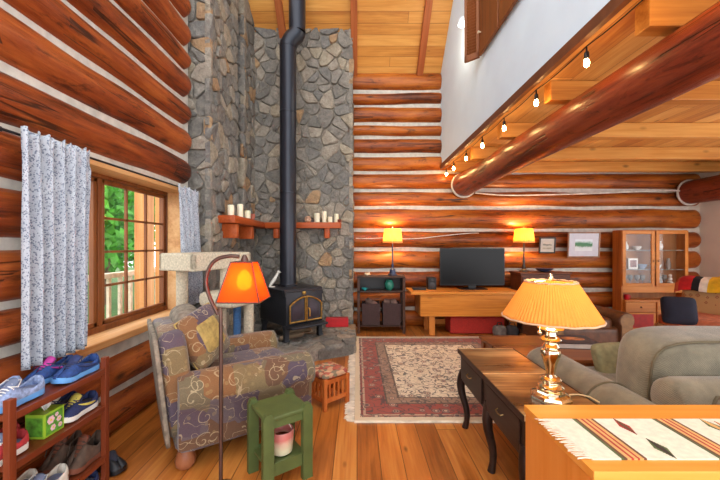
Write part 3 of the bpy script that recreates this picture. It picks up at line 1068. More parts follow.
MB().lathe([(.135, 0), (.135, .012), (.115, .02), (.112, .03)], 40).build('collar', PIPE, pi_)
zt_ = H + 208 / F * 4.6 - (HZ + .644)
MB().cyl((0, 0, .03), (0, 0, zt_ - .12), .112, n=48).build('lower_pipe', PIPE, pi_, smooth=60)
for z in (1.25, 2.35):
    MB().lathe([(.1125, z), (.115, z + .004), (.115, z + .03), (.1125, z + .034)], 48, caps=False).build('seam_band', PIPE, pi_)
MB().tube([(0, 0, zt_ - .12), (0.0, 0, zt_ - .08), (.045, 0, zt_ + .0), (.11, 0, zt_ + .06), (.125, 0, zt_ + .10)], .116, 40).build('elbow', PIPE, pi_, smooth=60)
MB().cyl((.125, 0, zt_ + .10), (.125, 0, zt_ + 1.0), .114, n=48).build('upper_pipe', PIPE, pi_, smooth=60)
# figurine
fg = thing('figurine', 'small white bird figurine standing on the stove top', 'figurine', (-1.10, 4.50, HZ + .6445), R(30))
PORC = plain('white_porcelain', (226, 222, 212), .3, var=.05)
MB().tube([(-.06, 0, .012), (-.03, 0, .05), (0, 0, .09), (.03, 0, .14), (.055, 0, .185)], [.012, .022, .026, .018, .012], 12).build('body', PORC, fg)
MB().ball((.06, 0, .195), .019, 12).cyl((.07, 0, .195), (.1, 0, .188), .007, .002, n=8).build('head', PORC, fg)
MB().lathe([(.045, 0), (.045, .008), (.02, .014)], 16, (-.03, 0, 0)).build('base', PORC, fg)
# red box with a line of pale marks
rb = thing('red_box', 'flat bright red box lying on the hearth against the stone', 'box', (-.30, 5.02, HZ), R(4))
RED = plain('red_card', (188, 26, 34), .45, var=.06)
MB().box((-.16, -.06, 0), (.17, .06, .125), .004).build('box', RED, rb, smooth=0)
bpy.data.objects['box'].rotation_euler = (0, 0, 0)
# firewood under the stove
FW = wood('firewood_bark', (84, 66, 50), (128, 108, 86), (160, 138, 110), axis=0, rough=.9, blot=.6)
for k, (x, y, z, a, r, lb) in enumerate(((-.12, -.24, .035, 4, .034, 'split firewood stick lying nearest the front legs under the stove'), (.05, -.13, .036, -6, .036, 'split firewood stick on the hearth behind the front one'),
                                        (-.03, -.20, .10, 14, .03, 'split firewood stick resting across the others under the stove'))):
    mw = Matrix.Translation((-.905, 4.615, HZ)) @ Matrix.Rotation(R(42), 4, 'Z')
    p = mw @ Vector((x, y, z))
    o = tag(log_mesh(.36, r, r, 90 + k, .05).build('firewood_stick', FW, None), lb, 'firewood', 'firewood under the stove')
    d = R(42 + a)
    o.location = p - Vector((math.cos(d), math.sin(d), 0)) * .18
    o.rotation_euler = (0, 0, d)

# ------------------------------------------------------------------ patchwork armchair
t = NT('patchwork_upholstery')
co = t.coord()
wob = t.n('VectorMath', {'operation': 'SCALE'}, i0=t.n('TexNoise', Vector=co, Scale=5.0).outputs[1], Scale=.05).outputs[0]
cw = t.n('VectorMath', {'operation': 'ADD'}, i0=co, i1=wob).outputs[0]
vo = t.n('TexVoronoi', {'feature': 'F1', 'distance': 'CHEBYCHEV'}, Vector=cw, Scale=6.2, Randomness=.6)
r = t.n('SeparateColor', Color=vo.outputs['Color']).outputs[0]
patch = t.ramp(r, [(0, (98, 78, 92)), (.2, (150, 102, 54)), (.36, (122, 108, 78)), (.52, (86, 70, 88)), (.66, (140, 118, 76)), (.8, (118, 80, 50)), (.9, (112, 96, 100))], 'CONSTANT')
patch = t.mix(.28, patch, (60, 52, 50))
sw = t.n('TexVoronoi', {'feature': 'F1'}, Vector=t.mapping(cw, (1, 1, 1), (.3, .1, .7)), Scale=8.0, Randomness=.9)
xyz = t.n('VectorMath', {'operation': 'SUBTRACT'}, i0=t.n('VectorMath', {'operation': 'SCALE'}, i0=t.mapping(cw, (1, 1, 1), (.3, .1, .7)), Scale=8.0).outputs[0], i1=t.n('VectorMath', {'operation': 'SCALE'}, i0=sw.outputs['Position'], Scale=8.0).outputs[0]).outputs[0]
sx_ = t.n('SeparateXYZ', Vector=xyz)
an = t.math('ARCTAN2', sx_.outputs[2], t.math('ADD', sx_.outputs[0], t.math('MULTIPLY', sx_.outputs[1], .5)))
sp = t.math('FRACT', t.math('ADD', t.math('MULTIPLY', sw.outputs['Distance'], 3.2), t.math('DIVIDE', an, 2 * PI)))
ln = t.math('LESS_THAN', t.math('ABSOLUTE', t.math('SUBTRACT', sp, .5)), .06)
inside = t.math('LESS_THAN', sw.outputs['Distance'], .46)
nz_ = t.noise(cw, 11, 1)
v2 = t.math('LESS_THAN', t.math('ABSOLUTE', t.math('SUBTRACT', nz_, .5)), .006)
vine = t.math('MAXIMUM', t.math('MULTIPLY', ln, inside), v2)
lf = t.n('TexVoronoi', {'feature': 'F1'}, Vector=cw, Scale=17.0)
leafm = t.math('LESS_THAN', lf.outputs['Distance'], .2)
col = t.mix(t.math('MULTIPLY', vine, .55), patch, (196, 178, 140))
col = t.mix(t.math('MULTIPLY', leafm, .3), col, (170, 146, 96))
weave = t.noise(co, 160, 2)
col = t.mix(.35, col, t.ramp(weave, [(.3, (90, 90, 90)), (.7, (170, 170, 170))]), 'OVERLAY')
t.principled(col, .85, 0, t.bump(weave, .25, .003), Sheen_Weight=.2)
PATCH = t.m
GRAYUP = plain('faded_back_cloth', (118, 108, 94), .9, var=.3, scale=26, bump=.15)
ac = thing('armchair', 'patchwork upholstered armchair in purple, olive and ochre before the stove', 'armchair', (-.96, 2.50, 0), R(34))
# local: +x is the way it faces; y across
MB().soft((0.03, 0, .235), (.80, .80, .24), 14, n=10).build('base', PATCH, ac, smooth=60)
MB().soft((.10, 0, .405), (.72, .52, .17), 7, n=10).build('seat_cushion', PATCH, ac, smooth=60)
for s in (-1, 1):
    m = MB()
    rings = []
    for k in range(15):
        x = -.36 + .84 * k / 14
        e = 1.0 if 0 < k < 14 else .93
        rr = .12 * e
        cy = s * .355
        zc = .465
        # cross-section: rolled top and a straight panel beneath
        sec = []
        for q in range(17):
            a = R(-50 + 280 * q / 16)
            sec.append((cy + s * rr * 1.0 * math.cos(a) * 1.05, zc + rr * math.sin(a)))
        sec += [(cy - s * .075 * e, .16), (cy + s * .075 * e, .16)]
        rings.append([Vector((x, a, b)) for a, b in sec])
    m.rings(rings)
    m.build('arm', PATCH, ac, smooth=50)
    loop = [Vector((.483, s * .355 + s * .112 * 1.05 * math.cos(R(-50 + 280 * q / 16)), .465 + .112 * math.sin(R(-50 + 280 * q / 16)))) for q in range(17)]
    MB().tube(loop, .006, 6).build('arm_piping', GRAYUP, ac)
# back: reclined slab with rounded top
bk = MB()
bk.soft((0, 0, 0), (.17, .74, .66), 6, n=10)
b_ = bk.build('backrest', PATCH, ac, smooth=60)
b_.location = (-.355, 0, .50)
b_.rotation_euler = (0, R(-6), 0)
bp = MB().soft((-.085, 0, -.01), (.03, .78, .67), 10, n=8).build('back_panel', GRAYUP, b_, smooth=60)
MB().soft((0, 0, 0), (.21, .56, .46), 3.2, n=10).build('back_cushion', GRAYUP, ac, smooth=60)
bc = ac.children[-1]
for c in ac.children:
    if c.name.startswith('back_cushion'):
        bc = c
bc.location = (-.225, .09, .69)
bc.rotation_euler = (0, R(-14), 0)
FOOT = wood('bun_foot_wood', (112, 60, 36), (150, 92, 60), (176, 118, 82), axis=2, rough=.35, knots=False)
for x in (-.31, .36):
    for y in (-.31, .31):
        MB().lathe([(.035, 0), (.055, .02), (.06, .05), (.05, .085), (.035, .12)], 24, (x, y, 0)).build('bun_foot', FOOT, ac)
pw = thing('throw_pillow', 'patchwork throw pillow with olive centre leaning in the armchair', 'pillow', (-1.035, 2.30, .735), R(-16))
pm = MB()
pm.soft((0, 0, 0), (.15, .36, .36), 7, n=12, puff=.8, axis=0)
p_ = pm.build('cushion', PATCH, pw, smooth=80)
p_.rotation_euler = (R(14), R(-20), R(0))
cp = plain('pillow_olive_panel', (150, 130, 74), .85, var=.2, scale=30, bump=.2)
e = .17
pl = MB().soft((.034, 0, 0), (.10, .22, .22), 9, n=10, puff=.55, axis=0).build('olive_panel', cp, p_, smooth=80)
tb = MB()
q = [(0, -.174, -.174), (0, .174, -.174), (0, .174, .174), (0, -.174, .174), (0, -.174, -.174)]
tb.tube(q, .007, 6)
tb.build('piping', plain('gold_piping', (176, 148, 84), .7), p_)

# ------------------------------------------------------------------ cat tree
CARP = plain('beige_carpet', (196, 184, 160), .95, var=.14, scale=60, bump=.5)
BLUEROPE = plain('blue_post_wrap', (70, 116, 170), .9, var=.12, scale=50, bump=.4)
rzc = math.atan2(.15, .37)          # tray's long side runs away from the camera
ct = thing('cat_tree', 'beige carpeted cat tree with trays and a blue post beside the window', 'cat tree', (-1.34, 2.78, 0), -R(22))
# local: x to the left-back is negative, y away
TD = .72


def tray(m, x0, x1, y0, y1, z0, z1, wl_):
    m.box((x0, y0, z0), (x1, y1, z0 + .03), .012)
    m.box((x0, y0, z0), (x1, y0 + wl_, z1), .018).box((x0, y1 - wl_, z0), (x1, y1, z1), .018)
    m.box((x0, y0, z0), (x0 + wl_, y1, z1), .018).box((x1 - wl_, y0, z0), (x1, y1, z1), .018)
    return m


tray(MB(), -.40, 0, 0, TD, 1.13, 1.28, .05).build('top_tray', CARP, ct, smooth=0)
MB().box((-.17, .20, .80), (.22, .62, .93), .04).build('middle_perch', CARP, ct, smooth=40)
cb_ = MB().box((-.36, .28, 0), (.33, .66, .05), .015).build('base', plain('pale_base_carpet', (176, 184, 190), .95, var=.1, scale=60), ct, smooth=0)
cb_.rotation_euler = (0, 0, R(22))
MB().cyl((-.33, .18, .05), (-.33, .18, 1.13), .05).build('post', CARP, ct)
MB().cyl((-.045, .35, .05), (-.045, .35, .80), .05).build('post', CARP, ct)
MB().cyl((.14, .51, .05), (.14, .51, .80), .045).build('post', CARP, ct)
MB().cyl((-.06, .42, .93), (-.06, .42, 1.13), .045).build('post', CARP, ct)
MB().cyl((.03, .48, .05), (.03, .48, .80), .035).build('blue_post', BLUEROPE, ct)['label'] = 'blue wrapped post'

# ------------------------------------------------------------------ green stool with a pot on its shelf
GRN = plain('green_paint', (78, 92, 48), .5, var=.1, scale=10, bump=.08)
gs = thing('green_stool', 'small square green painted wooden stool with a lower shelf', 'stool', (-.457, 2.005, 0), R(36))
S = .118
for a in (-1, 1):
    for b in (-1, 1):
        MB().rings([[Vector((a * S + dx * .030, b * S + dy * .017, z)) for dx, dy in ((-1, -1), (1, -1), (1, 1), (-1, 1))] for z in (0, .405)] +
                   [[Vector((a * S + dx * (.030 - q * .5), b * S + dy * .017, .405 + q)) for dx, dy in ((-1, -1), (1, -1), (1, 1), (-1, 1))] for q in (.015, .028)]).build('leg', GRN, gs, smooth=0)
MB().box((-.135, -.128, .385), (.135, .128, .41), .008).build('seat', GRN, gs, smooth=0)
for s in (-1, 1):
    MB().box((-.09, s * .112 - .009, .345), (.09, s * .112 + .009, .385)).build('apron', GRN, gs, smooth=0)
MB().box((-.12, -.10, .12), (.12, .10, .14), .004).build('shelf', GRN, gs, smooth=0)
for s in (-1, 1):
    MB().box((-.09, s * .11 - .008, .08), (.09, s * .11 + .008, .15)).build('stretcher', GRN, gs, smooth=0)
pt = thing('ceramic_pot', 'pink and cream ceramic pot inside the green stool', 'pot', (-.44, 1.99, .1405))
t = NT('pink_cream_glaze')
zz = t.n('SeparateXYZ', Vector=t.coord()).outputs[2]
col = t.ramp(t.math('ADD', t.math('DIVIDE', zz, .14), t.math('MULTIPLY', t.math('SUBTRACT', t.noise(t.coord(), 20), .5), .25)), [(.3, (214, 206, 172)), (.55, (206, 172, 150)), (.72, (196, 112, 104)), (1, (190, 120, 112))])
t.principled(col, .3)
POTM = t.m
MB().lathe([(.045, 0), (.06, .01), (.066, .06), (.07, .125), (.066, .135), (.062, .13), (.058, .02), (.001, .015)], 32).build('body', POTM, pt)
MB().lathe([(.060, .085), (.03, .09), (.001, .088)], 24, caps=False).build('contents', plain('brown_contents', (112, 64, 40), .9, var=.3, scale=50), pt)
MB().tube([(.064 * math.cos(R(20 + 140 * k / 12)) + 0, 0, .128 + .055 * math.sin(R(180 * k / 12))) for k in range(13)], .002, 6).build('wire_handle', plain('steel_wire', (170, 160, 150), .3, .8), pt)

# ------------------------------------------------------------------ footstool with woven seat
OAK = wood('mission_oak', (134, 62, 22), (184, 96, 40), (206, 122, 60), axis=2, rough=.4, knots=False, blot=.3)
fs = thing('footstool', 'low slatted orange wooden footstool with red woven seat', 'footstool', (-.255, 2.93, 0), R(42))
t = NT('woven_red_seat')
co = t.coord()
v1 = t.n('TexVoronoi', {'feature': 'F1', 'distance': 'MANHATTAN'}, Vector=co, Scale=26, Randomness=.7)
rr = t.n('SeparateColor', Color=v1.outputs['Color']).outputs[0]
t.principled(t.ramp(rr, [(0, (176, 92, 72)), (.3, (196, 152, 116)), (.55, (150, 74, 60)), (.75, (128, 116, 92)), (.9, (206, 170, 134))], 'CONSTANT'), .9, 0, t.bump(t.noise(co, 120), .3, .003))
WOV = t.m
for a in (-1, 1):
    for b in (-1, 1):
        MB().box((a * .118 - .016, b * .122 - .016, 0), (a * .118 + .016, b * .122 + .016, .255), .003).build('leg', OAK, fs, smooth=0)
MB().soft((0, 0, .272), (.265, .27, .045), 6, n=8).build('seat', WOV, fs, smooth=60)
for s in (-1, 1):
    for z in (.06, .21):
        MB().box((-.102, s * .122 - .009, z), (.102, s * .122 + .009, z + .035)).build('rail', OAK, fs, smooth=0)
        MB().box((s * .118 - .009, -.106, z), (s * .118 + .009, .106, z + .035)).build('rail', OAK, fs, smooth=0)
    for k in range(4):
        x = -.069 + k * .046
        MB().box((x - .009, s * .122 - .005, .095), (x + .009, s * .122 + .005, .21)).build('slat', OAK, fs, smooth=0)
        MB().box((s * .118 - .005, x - .009, .095), (s * .118 + .005, x + .009, .21)).build('slat', OAK, fs, smooth=0)

# ------------------------------------------------------------------ shoe rack
RKW = wood('rack_mahogany', (74, 30, 16), (118, 54, 30), (142, 74, 44), axis=1, rough=.35, knots=False, blot=.3)
RKZ = wood('rack_mahogany_post', (74, 30, 16), (118, 54, 30), (142, 74, 44), axis=2, rough=.35, knots=False, blot=.3)
rk = thing('shoe_rack', 'reddish brown wooden shoe rack with three shelves under the window', 'shoe rack', (-1.56, 1.665, 0))
for a in (-.13, .13):
    for b in (-.265, .265):
        MB().box((a - .014, b - .016, 0), (a + .014, b + .016, .715), .003).build('post', RKZ, rk, smooth=0)
SHZ = (.645, .435, .15)
for z in SHZ:
    MB().box((-.125, -.25, z - .012), (.125, .25, z), .002).build('shelf', RKW, rk, smooth=0)
    for s in (-1, 1):
        MB().box((s * .134 - .008, -.25, z - .022), (s * .134 + .008, .25, z + .008), .002).build('rail', RKW, rk, smooth=0)
        MB().box((-.116, s * .258 - .008, z - .022), (.116, s * .258 + .008, z + .004), .002).build('rail', RKW, rk, smooth=0)


# ------------------------------------------------------------------ shoes
def shoe(kind, label, loc, rz, upper, sole, inner, lace=None, accent=None, L=.27, high=0.0, group=None, laceoff=False):
    """toe points along local +x; sole's bottom at z=0"""
    o = thing('shoe', label, 'shoe', loc, rz, group)
    st_ = [(-.5, .26), (-.47, .33), (-.40, .37), (-.25, .37), (-.08, .345), (.08, .37), (.22, .42), (.33, .41), (.42, .33), (.47, .22), (.5, .08)]
    W = .095 / .84
    sm = MB()
    rings = []
    for x, w in st_:
        tspr = .012 * max(0, (x - .25) / .25) ** 2
        wv = w * W
        rings.append([Vector((x * L, -wv, tspr)), Vector((x * L, wv, tspr)), Vector((x * L, wv * 1.04, .014 + tspr)), Vector((x * L, wv * .99, .028 + tspr + (.008 if x < -.1 else 0))), Vector((x * L, -wv * .99, .028 + tspr + (.008 if x < -.1 else 0))), Vector((x * L, -wv * 1.04, .014 + tspr))])
    sm.rings(rings)
    so_ = sm.build('sole', sole, o, smooth=50)
    um = MB()
    hs_ = {-.5: .085, -.47: .092, -.40: .088, -.25: .07, -.08: .082, .08: .085, .22: .068, .33: .054, .42: .042, .47: .034, .5: .026}
    gp = {-.5: 20, -.47: 44, -.40: 58, -.25: 60, -.08: 50, .08: 26, .22: 8}
    rings = []
    for x, w in st_:
        h = hs_[x] + high * (1 if x < .1 else max(0, 1 - (x - .1) * 6))
        g_ = R(gp.get(x, 0.5))
        wv = w * W * .97
        z0_ = .026 + .012 * max(0, (x - .25) / .25) ** 2
        ring_ = []
        for q in range(17):
            a = g_ + (PI - 2 * g_) * q / 16
            # start at the right rim, go down under the foot, come back up the other side
            b = PI / 2 - g_ - (2 * PI - 2 * g_) * q / 16
            cx_, cz_ = math.cos(b), math.sin(b)
            ring_.append(Vector((x * L * .985 - (.004 if cz_ > 0 and x < -.4 else 0), wv * math.copysign(abs(cx_) ** .8, cx_), max(z0_ - .004, z0_ + (h - z0_) * (cz_ if cz_ > 0 else cz_ * .2)))))
        rings.append(ring_)
    um.rings(rings, closed=False)
    for rr_ in (rings[0], rings[-1]):
        um.bm.faces.new([um.bm.verts.new(p) for p in rr_])
    uo = um.build('upper', upper, o, smooth=70, solid=.004)
    MB().soft((-.17 * L, 0, .04), (.56 * L, .058, .012), 4, n=6).build('insole', inner, o, smooth=80)
    tg = MB()
    tg.grid(lambda u, v: Vector(((-.02 + .26 * v) * L - .004, (u - .5) * (.056 - .012 * v), .112 + high - .052 * v ** 1.1 - high * v - .014 * abs(2 * u - 1) ** 2)), 6, 8)
    tg.build('tongue', inner if not accent else accent, o, smooth=80, solid=.005)
    if lace:
        lm = MB()
        for k in range(5):
            x = (.02 + .05 * k) * L
            z = .093 - .0068 * k + high * (1 - k / 4) * .8
            lm.tube([(x, -.027, z - .013), (x + .004, -.012, z), (x + .008, .012, z), (x + .004, .027, z - .013)], .0028, 6)
        lm.tube([(.01 * L, 0, .1 + high), (-.01, .03, .105 + high), (.02, .045, .085 + high), (.03, .02, .088 + high)], .0025, 6)
        lm.tube([(.01 * L, 0, .1 + high), (-.005, -.03, .105 + high), (.025, -.048, .08 + high), (.04, -.052, .06)], .0025, 6)
        lm.build('laces', lace, o, smooth=80)
    if accent:
        for s in (-1, 1):
            am = MB()
            pts = []
            for k in range(9):
                u = k / 8
                x = (-.36 + .5 * u) * L
                pts.append((x, s * (.0405 + .002 * math.sin(u * PI)), .04 + .030 * u * u))
            am.tube(pts, [.0015 + .0055 * math.sin(PI * min(1, .1 + k / 9)) for k in range(9)], 6)
            am.build('side_stripe', accent, uo, smooth=80)
    return o


NV = plain('navy_mesh', (40, 50, 92), .8, var=.15, scale=80, bump=.2)
BLU = plain('bright_blue_mesh', (36, 66, 124), .75, var=.2, scale=70, bump=.2)
SKY = plain('sky_blue_sole', (98, 156, 214), .6, var=.08)
PNK = plain('magenta_stripe', (176, 52, 140), .6)
WSO = plain('white_sole', (222, 218, 208), .6, var=.05)
GRB = plain('grey_blue_mesh', (136, 152, 186), .8, var=.2, scale=80, bump=.25)
DINN = plain('dark_lining', (44, 44, 56), .9)
LINN = plain('light_lining', (110, 120, 146), .9)
REDC = plain('red_canvas', (178, 50, 54), .8, var=.12, scale=60, bump=.2)
WHT = plain('worn_white_leather', (210, 202, 188), .7, var=.1, scale=30, bump=.15)
BRN = plain('brown_suede', (84, 66, 54), .9, var=.2, scale=30, bump=.25)
BRS = plain('boot_sole_brown', (112, 62, 42), .7)
LCW = plain('white_lace', (224, 222, 216), .8)
LCD = plain('navy_lace', (48, 54, 84), .8)
LCB = plain('brown_lace', (70, 54, 42), .8)
YEL = plain('yellow_stripe', (212, 196, 90), .6)
e = .0015
T = -PI / 2
shoe('r', 'bright blue running shoe with sky blue sole, at the front of the rack top', (-1.49, 1.80, SHZ[0] + .009), T, BLU, SKY, DINN, LCD, NV, .25, group='shoes on the rack')
shoe('r', 'bright blue running shoe with magenta stripe, against the curtain on the rack top', (-1.605, 1.775, SHZ[0] + .009), T, BLU, SKY, DINN, LCD, PNK, .25, group='shoes on the rack')
shoe('r', 'grey blue sneaker at the room side of the rack top, beside blue runners', (-1.505, 1.485, SHZ[0] + .009), T, GRB, SKY, LINN, LCW, None, .24, group='shoes on the rack')
shoe('r', 'grey blue sneaker near the wall on the rack top, with loose laces', (-1.60, 1.475, SHZ[0] + .009), T, GRB, SKY, LINN, LCW, None, .24, group='shoes on the rack')
shoe('r', 'red canvas shoe with white sole nearest the front of the middle shelf', (-1.505, 1.43, SHZ[1] + .009), T, REDC, WSO, LINN, LCW, None, .19, group='shoes on the rack')
shoe('r', 'red canvas shoe behind its pair, next to the tissue box', (-1.60, 1.47, SHZ[1] + .009), T, REDC, WSO, LINN, LCW, None, .23, group='shoes on the rack')
shoe('r', 'navy sneaker with white sole and yellow mark, beside the tissue box', (-1.50, 1.815, SHZ[1] + .009), T, NV, WSO, DINN, LCD, YEL, .225, group='shoes on the rack')
shoe('r', 'navy sneaker with white sole by the wall, middle shelf of the rack', (-1.605, 1.805, SHZ[1] + .009), T, NV, WSO, DINN, LCD, WSO, .225, group='shoes on the rack')
shoe('r', 'worn white sneaker at the front of the bottom shelf', (-1.495, 1.60, SHZ[2] + .009), T, WHT, WSO, LINN, LCW, None, .25, group='shoes on the rack')
shoe('r', 'worn white sneaker behind its pair on the bottom shelf', (-1.61, 1.56, SHZ[2] + .009), T, WHT, WSO, LINN, LCW, None, .25, group='shoes on the rack')
shoe('r', 'brown suede ankle boot at the front of the bottom shelf', (-1.49, 1.85, SHZ[2] + .009), T, BRN, BRS, BRS, LCB, None, .22, .045, group='shoes on the rack')
shoe('r', 'brown suede ankle boot near the wall on the bottom shelf', (-1.605, 1.845, SHZ[2] + .009), T, BRN, BRS, BRS, LCB, None, .22, .045, group='shoes on the rack')
shoe('r', 'navy shoe with white sole on the floor under the rack', (-1.49, 1.80, .001), T, NV, WSO, LINN, LCW, None, .24, group='shoes on the floor')
shoe('r', 'black shoe on the floor by the far post of the rack', (-1.475, 2.04, .001), R(-20), plain('black_leather', (34, 34, 38), .5), BLACKP, DINN, None, None, .2, group='shoes on the floor')
# tissue box
tb_ = thing('tissue_box', 'bright green tissue box with flower print, on the middle shelf', 'tissue box', (-1.515, 1.652, SHZ[1] + .0005), 0)
GBX = plain('lime_box', (150, 190, 50), .5, var=.1, scale=12)
MB().box((-.045, -.055, 0), (.045, .055, .115), .002).build('carton', GBX, tb_, smooth=0)
prt = MB()
prt.box((.0452, -.045, .01), (.0458, .045, .105))
prt.box((-.038, -.0558, .012), (.038, -.0552, .10))
prt.build('printed_panel', plain('print_green', (84, 142, 46), .5, var=.3, scale=40), tb_, smooth=0)
fl_ = MB()
for (y, z, r_) in ((-.02, .075, .02), (.024, .062, .014), (-.008, .034, .015), (.03, .03, .012), (.012, .088, .010)):
    for k in range(6):
        a = k * PI / 3
        fl_.ball((.0462, y + r_ * .6 * math.cos(a), z + r_ * .6 * math.sin(a)), (.0008, r_ * .42, r_ * .42), 8)
fl_.build('flower_print', plain('pink_print', (232, 190, 204), .5, var=.1), tb_, smooth=0)
fc = MB()
for (y, z, r_) in ((-.02, .075, .006), (.024, .062, .005), (-.008, .034, .005), (.03, .03, .004)):
    fc.ball((.047, y, z), (.0008, r_, r_), 8)
fc.build('flower_centres', plain('yellow_print', (226, 206, 70), .5), tb_, smooth=0)
ts = MB()
ts.grid(lambda u, v: Vector(((u - .5) * .05 * (1 - .2 * v) + .01 * math.sin(9 * v + 4 * u), .012 * math.sin(u * 11 + v * 3) * (1 - .3 * v), .116 + .045 * v + .012 * math.sin(u * 7))), 14, 8)
ts.build('tissue', plain('white_tissue', (236, 234, 230), .9, var=.03), tb_, smooth=80, solid=.001)
# ------------------------------------------------------------------ rug
RX0, RX1, RY0, RY1 = -.02, 1.92, 2.60, 4.95
t = NT('persian_rug')
co = t.coord()
s = t.n('SeparateXYZ', Vector=co)
hx, hy = (RX1 - RX0) / 2, (RY1 - RY0) / 2
dx = t.math('SUBTRACT', hx, t.math('ABSOLUTE', s.outputs[0]))
dy = t.math('SUBTRACT', hy, t.math('ABSOLUTE', s.outputs[1]))
d = t.math('MINIMUM', dx, dy)
band = t.ramp(d, [(0, (220, 206, 182)), (.05, (150, 62, 54)), (.068, (206, 182, 150)), (.088, (176, 78, 62)), (.262, (100, 84, 66)), (.278, (176, 140, 112)), (.375, (112, 92, 74)), (.392, (232, 220, 198))], 'CONSTANT')
v1 = t.n('TexVoronoi', {'feature': 'F1'}, Vector=co, Scale=8.5, Randomness=.7)
ring_ = t.math('FRACT', t.math('MULTIPLY', v1.outputs['Distance'], 3.6))
flower = t.math('LESS_THAN', v1.outputs['Distance'], .30)
fc1 = t.ramp(v1.outputs['Distance'], [(0, (160, 60, 56)), (.09, (228, 210, 180)), (.15, (70, 64, 68)), (.21, (186, 150, 128)), (.27, (92, 82, 74))], 'CONSTANT')
nn = t.noise(co, 12, 1.5, .5, .5)
vine = t.math('LESS_THAN', t.math('ABSOLUTE', t.math('SUBTRACT', nn, .5)), .028)
n2 = t.noise(co, 34, 2, .5, .5)
vine2 = t.math('LESS_THAN', t.math('ABSOLUTE', t.math('SUBTRACT', n2, .5)), .05)
col = t.mix(t.math('MULTIPLY', vine2, .22), band, (140, 104, 84))
col = t.mix(t.math('MULTIPLY', vine, .8), col, (78, 66, 62))
col = t.mix(t.math('MULTIPLY', flower, .8), col, fc1)
edge = t.math('GREATER_THAN', d, .045)
col = t.mix(edge, band, col)
col = t.mix(.5, col, t.ramp(t.noise(co, 5, 3), [(.3, (112, 112, 112)), (.7, (146, 146, 146))]), 'OVERLAY')
pile = t.noise(co, 300, 2)
t.principled(col, .95, 0, t.bump(pile, .4, .003), Sheen_Weight=.15)
RUGM = t.m
rg_ = thing('rug', 'red and cream floral oriental rug with white fringe on the plank floor', 'rug', ((RX0 + RX1) / 2, (RY0 + RY1) / 2, 0))
m = MB()
m.box((-hx, -hy, .001), (hx, hy, .011), .003)
m.build('pile', RUGM, rg_, smooth=0)
FRI = plain('rug_fringe_cotton', (222, 212, 192), .95)
fr = MB()
rr = random.Random(4)
for sgn in (-1, 1):
    fr = MB()
    y = -hy
    while y < hy:
        a = rr.uniform(.05, .085)
        fr.cbox((sgn * (hx + a / 2), y, .005), (a, .011, .006), rot=(0, 0, rr.uniform(-.25, .25)))
        y += .0145
    fr.build('fringe', FRI, rg_, smooth=0)
fr = MB()
for sgn in (-1, 1):
    fr.box((-hx, sgn * hy - .03, .002), (hx, sgn * hy + .03, .009), .002)
fr.build('edge_binding', FRI, rg_, smooth=0)

# ------------------------------------------------------------------ shelf stand with two bins by the chimney
DKW = wood('dark_brown_wood', (38, 26, 20), (64, 42, 32), (88, 60, 46), axis=0, rough=.4, knots=False, blot=.3)
ss = thing('shelf_stand', 'dark wooden two tier shelf stand beside the stone chimney', 'shelf', (.37, 5.36, 0))
for a in (-.345, .345):
    for b in (-.17, .12):
        MB().box((a - .02, b - .02, 0), (a + .02, b + .02, .86), .004).build('post', DKW, ss, smooth=0)
MB().box((-.365, -.19, .845), (.365, .14, .87), .004).build('top', DKW, ss, smooth=0)
MB().box((-.365, -.19, .625), (.365, .14, .65), .004).build('shelf', DKW, ss, smooth=0)
MB().box((-.33, .12, .65), (.33, .13, .845)).build('back_panel', BLACKP, ss, smooth=0)
MB().box((-.345, -.17, .10), (.345, .13, .12)).build('shelf', DKW, ss, smooth=0)
for s in (-1, 1):
    MB().box((s * .345 - .008, -.15, .65), (s * .345 + .008, .10, .845)).build('side_panel', DKW, ss, smooth=0)
BIN = plain('brown_fabric', (66, 46, 44), .85, var=.12, scale=50, bump=.2)
for k, x in enumerate((-.155, .165)):
    b = thing('fabric_bin', ['tall brown fabric bin nearest the chimney, under the shelf stand', 'tall brown fabric bin nearest the table, under the shelf stand'][k], 'bin', (.37 + x, 5.335, .1215), 0, 'brown bins under the shelf stand')
    m = MB()
    w, d_, h = .14, .13, .33
    m.rings([[Vector((a * w * q, c * d_ * q, z)) for a, c in ((-1, -1), (1, -1), (1, 1), (-1, 1))] for z, q in ((0, .94), (h, 1.0), (h, .94), (.02, .90))])
    m.build('bin', BIN, b, smooth=0)
    mm = MB()
    rr = random.Random(k)
    for q in range(5):
        mm.soft((rr.uniform(-.07, .07), rr.uniform(-.06, .06), h - .04 + rr.uniform(0, .05)), (.11, .09, .07), 3, n=4, rot=(rr.random(), rr.random(), 0))
    mm.build('stored_cloth', plain('mixed_cloth', (110, 84, 74), .9, var=.5, scale=8), b)['kind'] = 'stuff'
tv_ = thing('teal_vase', 'round teal ceramic vase on the middle tier of the shelf stand', 'vase', (.50, 5.28, .6505))
MB().lathe([(.035, 0), (.055, .02), (.073, .07), (.07, .11), (.05, .14), (.042, .15), (.048, .162), (.04, .16), (.036, .15), (.001, .14)], 28).build('body', plain('teal_glaze', (46, 120, 100), .25, var=.2), tv_)
tv_ = thing('teal_bowl', 'tiny teal dish at the chimney end of the shelf stand', 'dish', (.115, 5.22, .6505))
MB().lathe([(.02, 0), (.04, .018), (.05, .04), (.045, .038), (.001, .01)], 24).build('body', plain('teal_dish_glaze', (40, 130, 130), .3, var=.2), tv_)
tv_ = thing('shell', 'small pale shell on top of the shelf stand', 'shell', (.16, 5.33, .8705))
MB().soft((0, 0, .022), (.1, .06, .044), 2.2, n=5, rot=(0, .2, .4)).lathe([(.022, 0), (.012, .03), (.001, .05)], 12, (.03, 0, .015)).build('body', plain('shell_pale', (206, 182, 150), .5, var=.2), tv_)

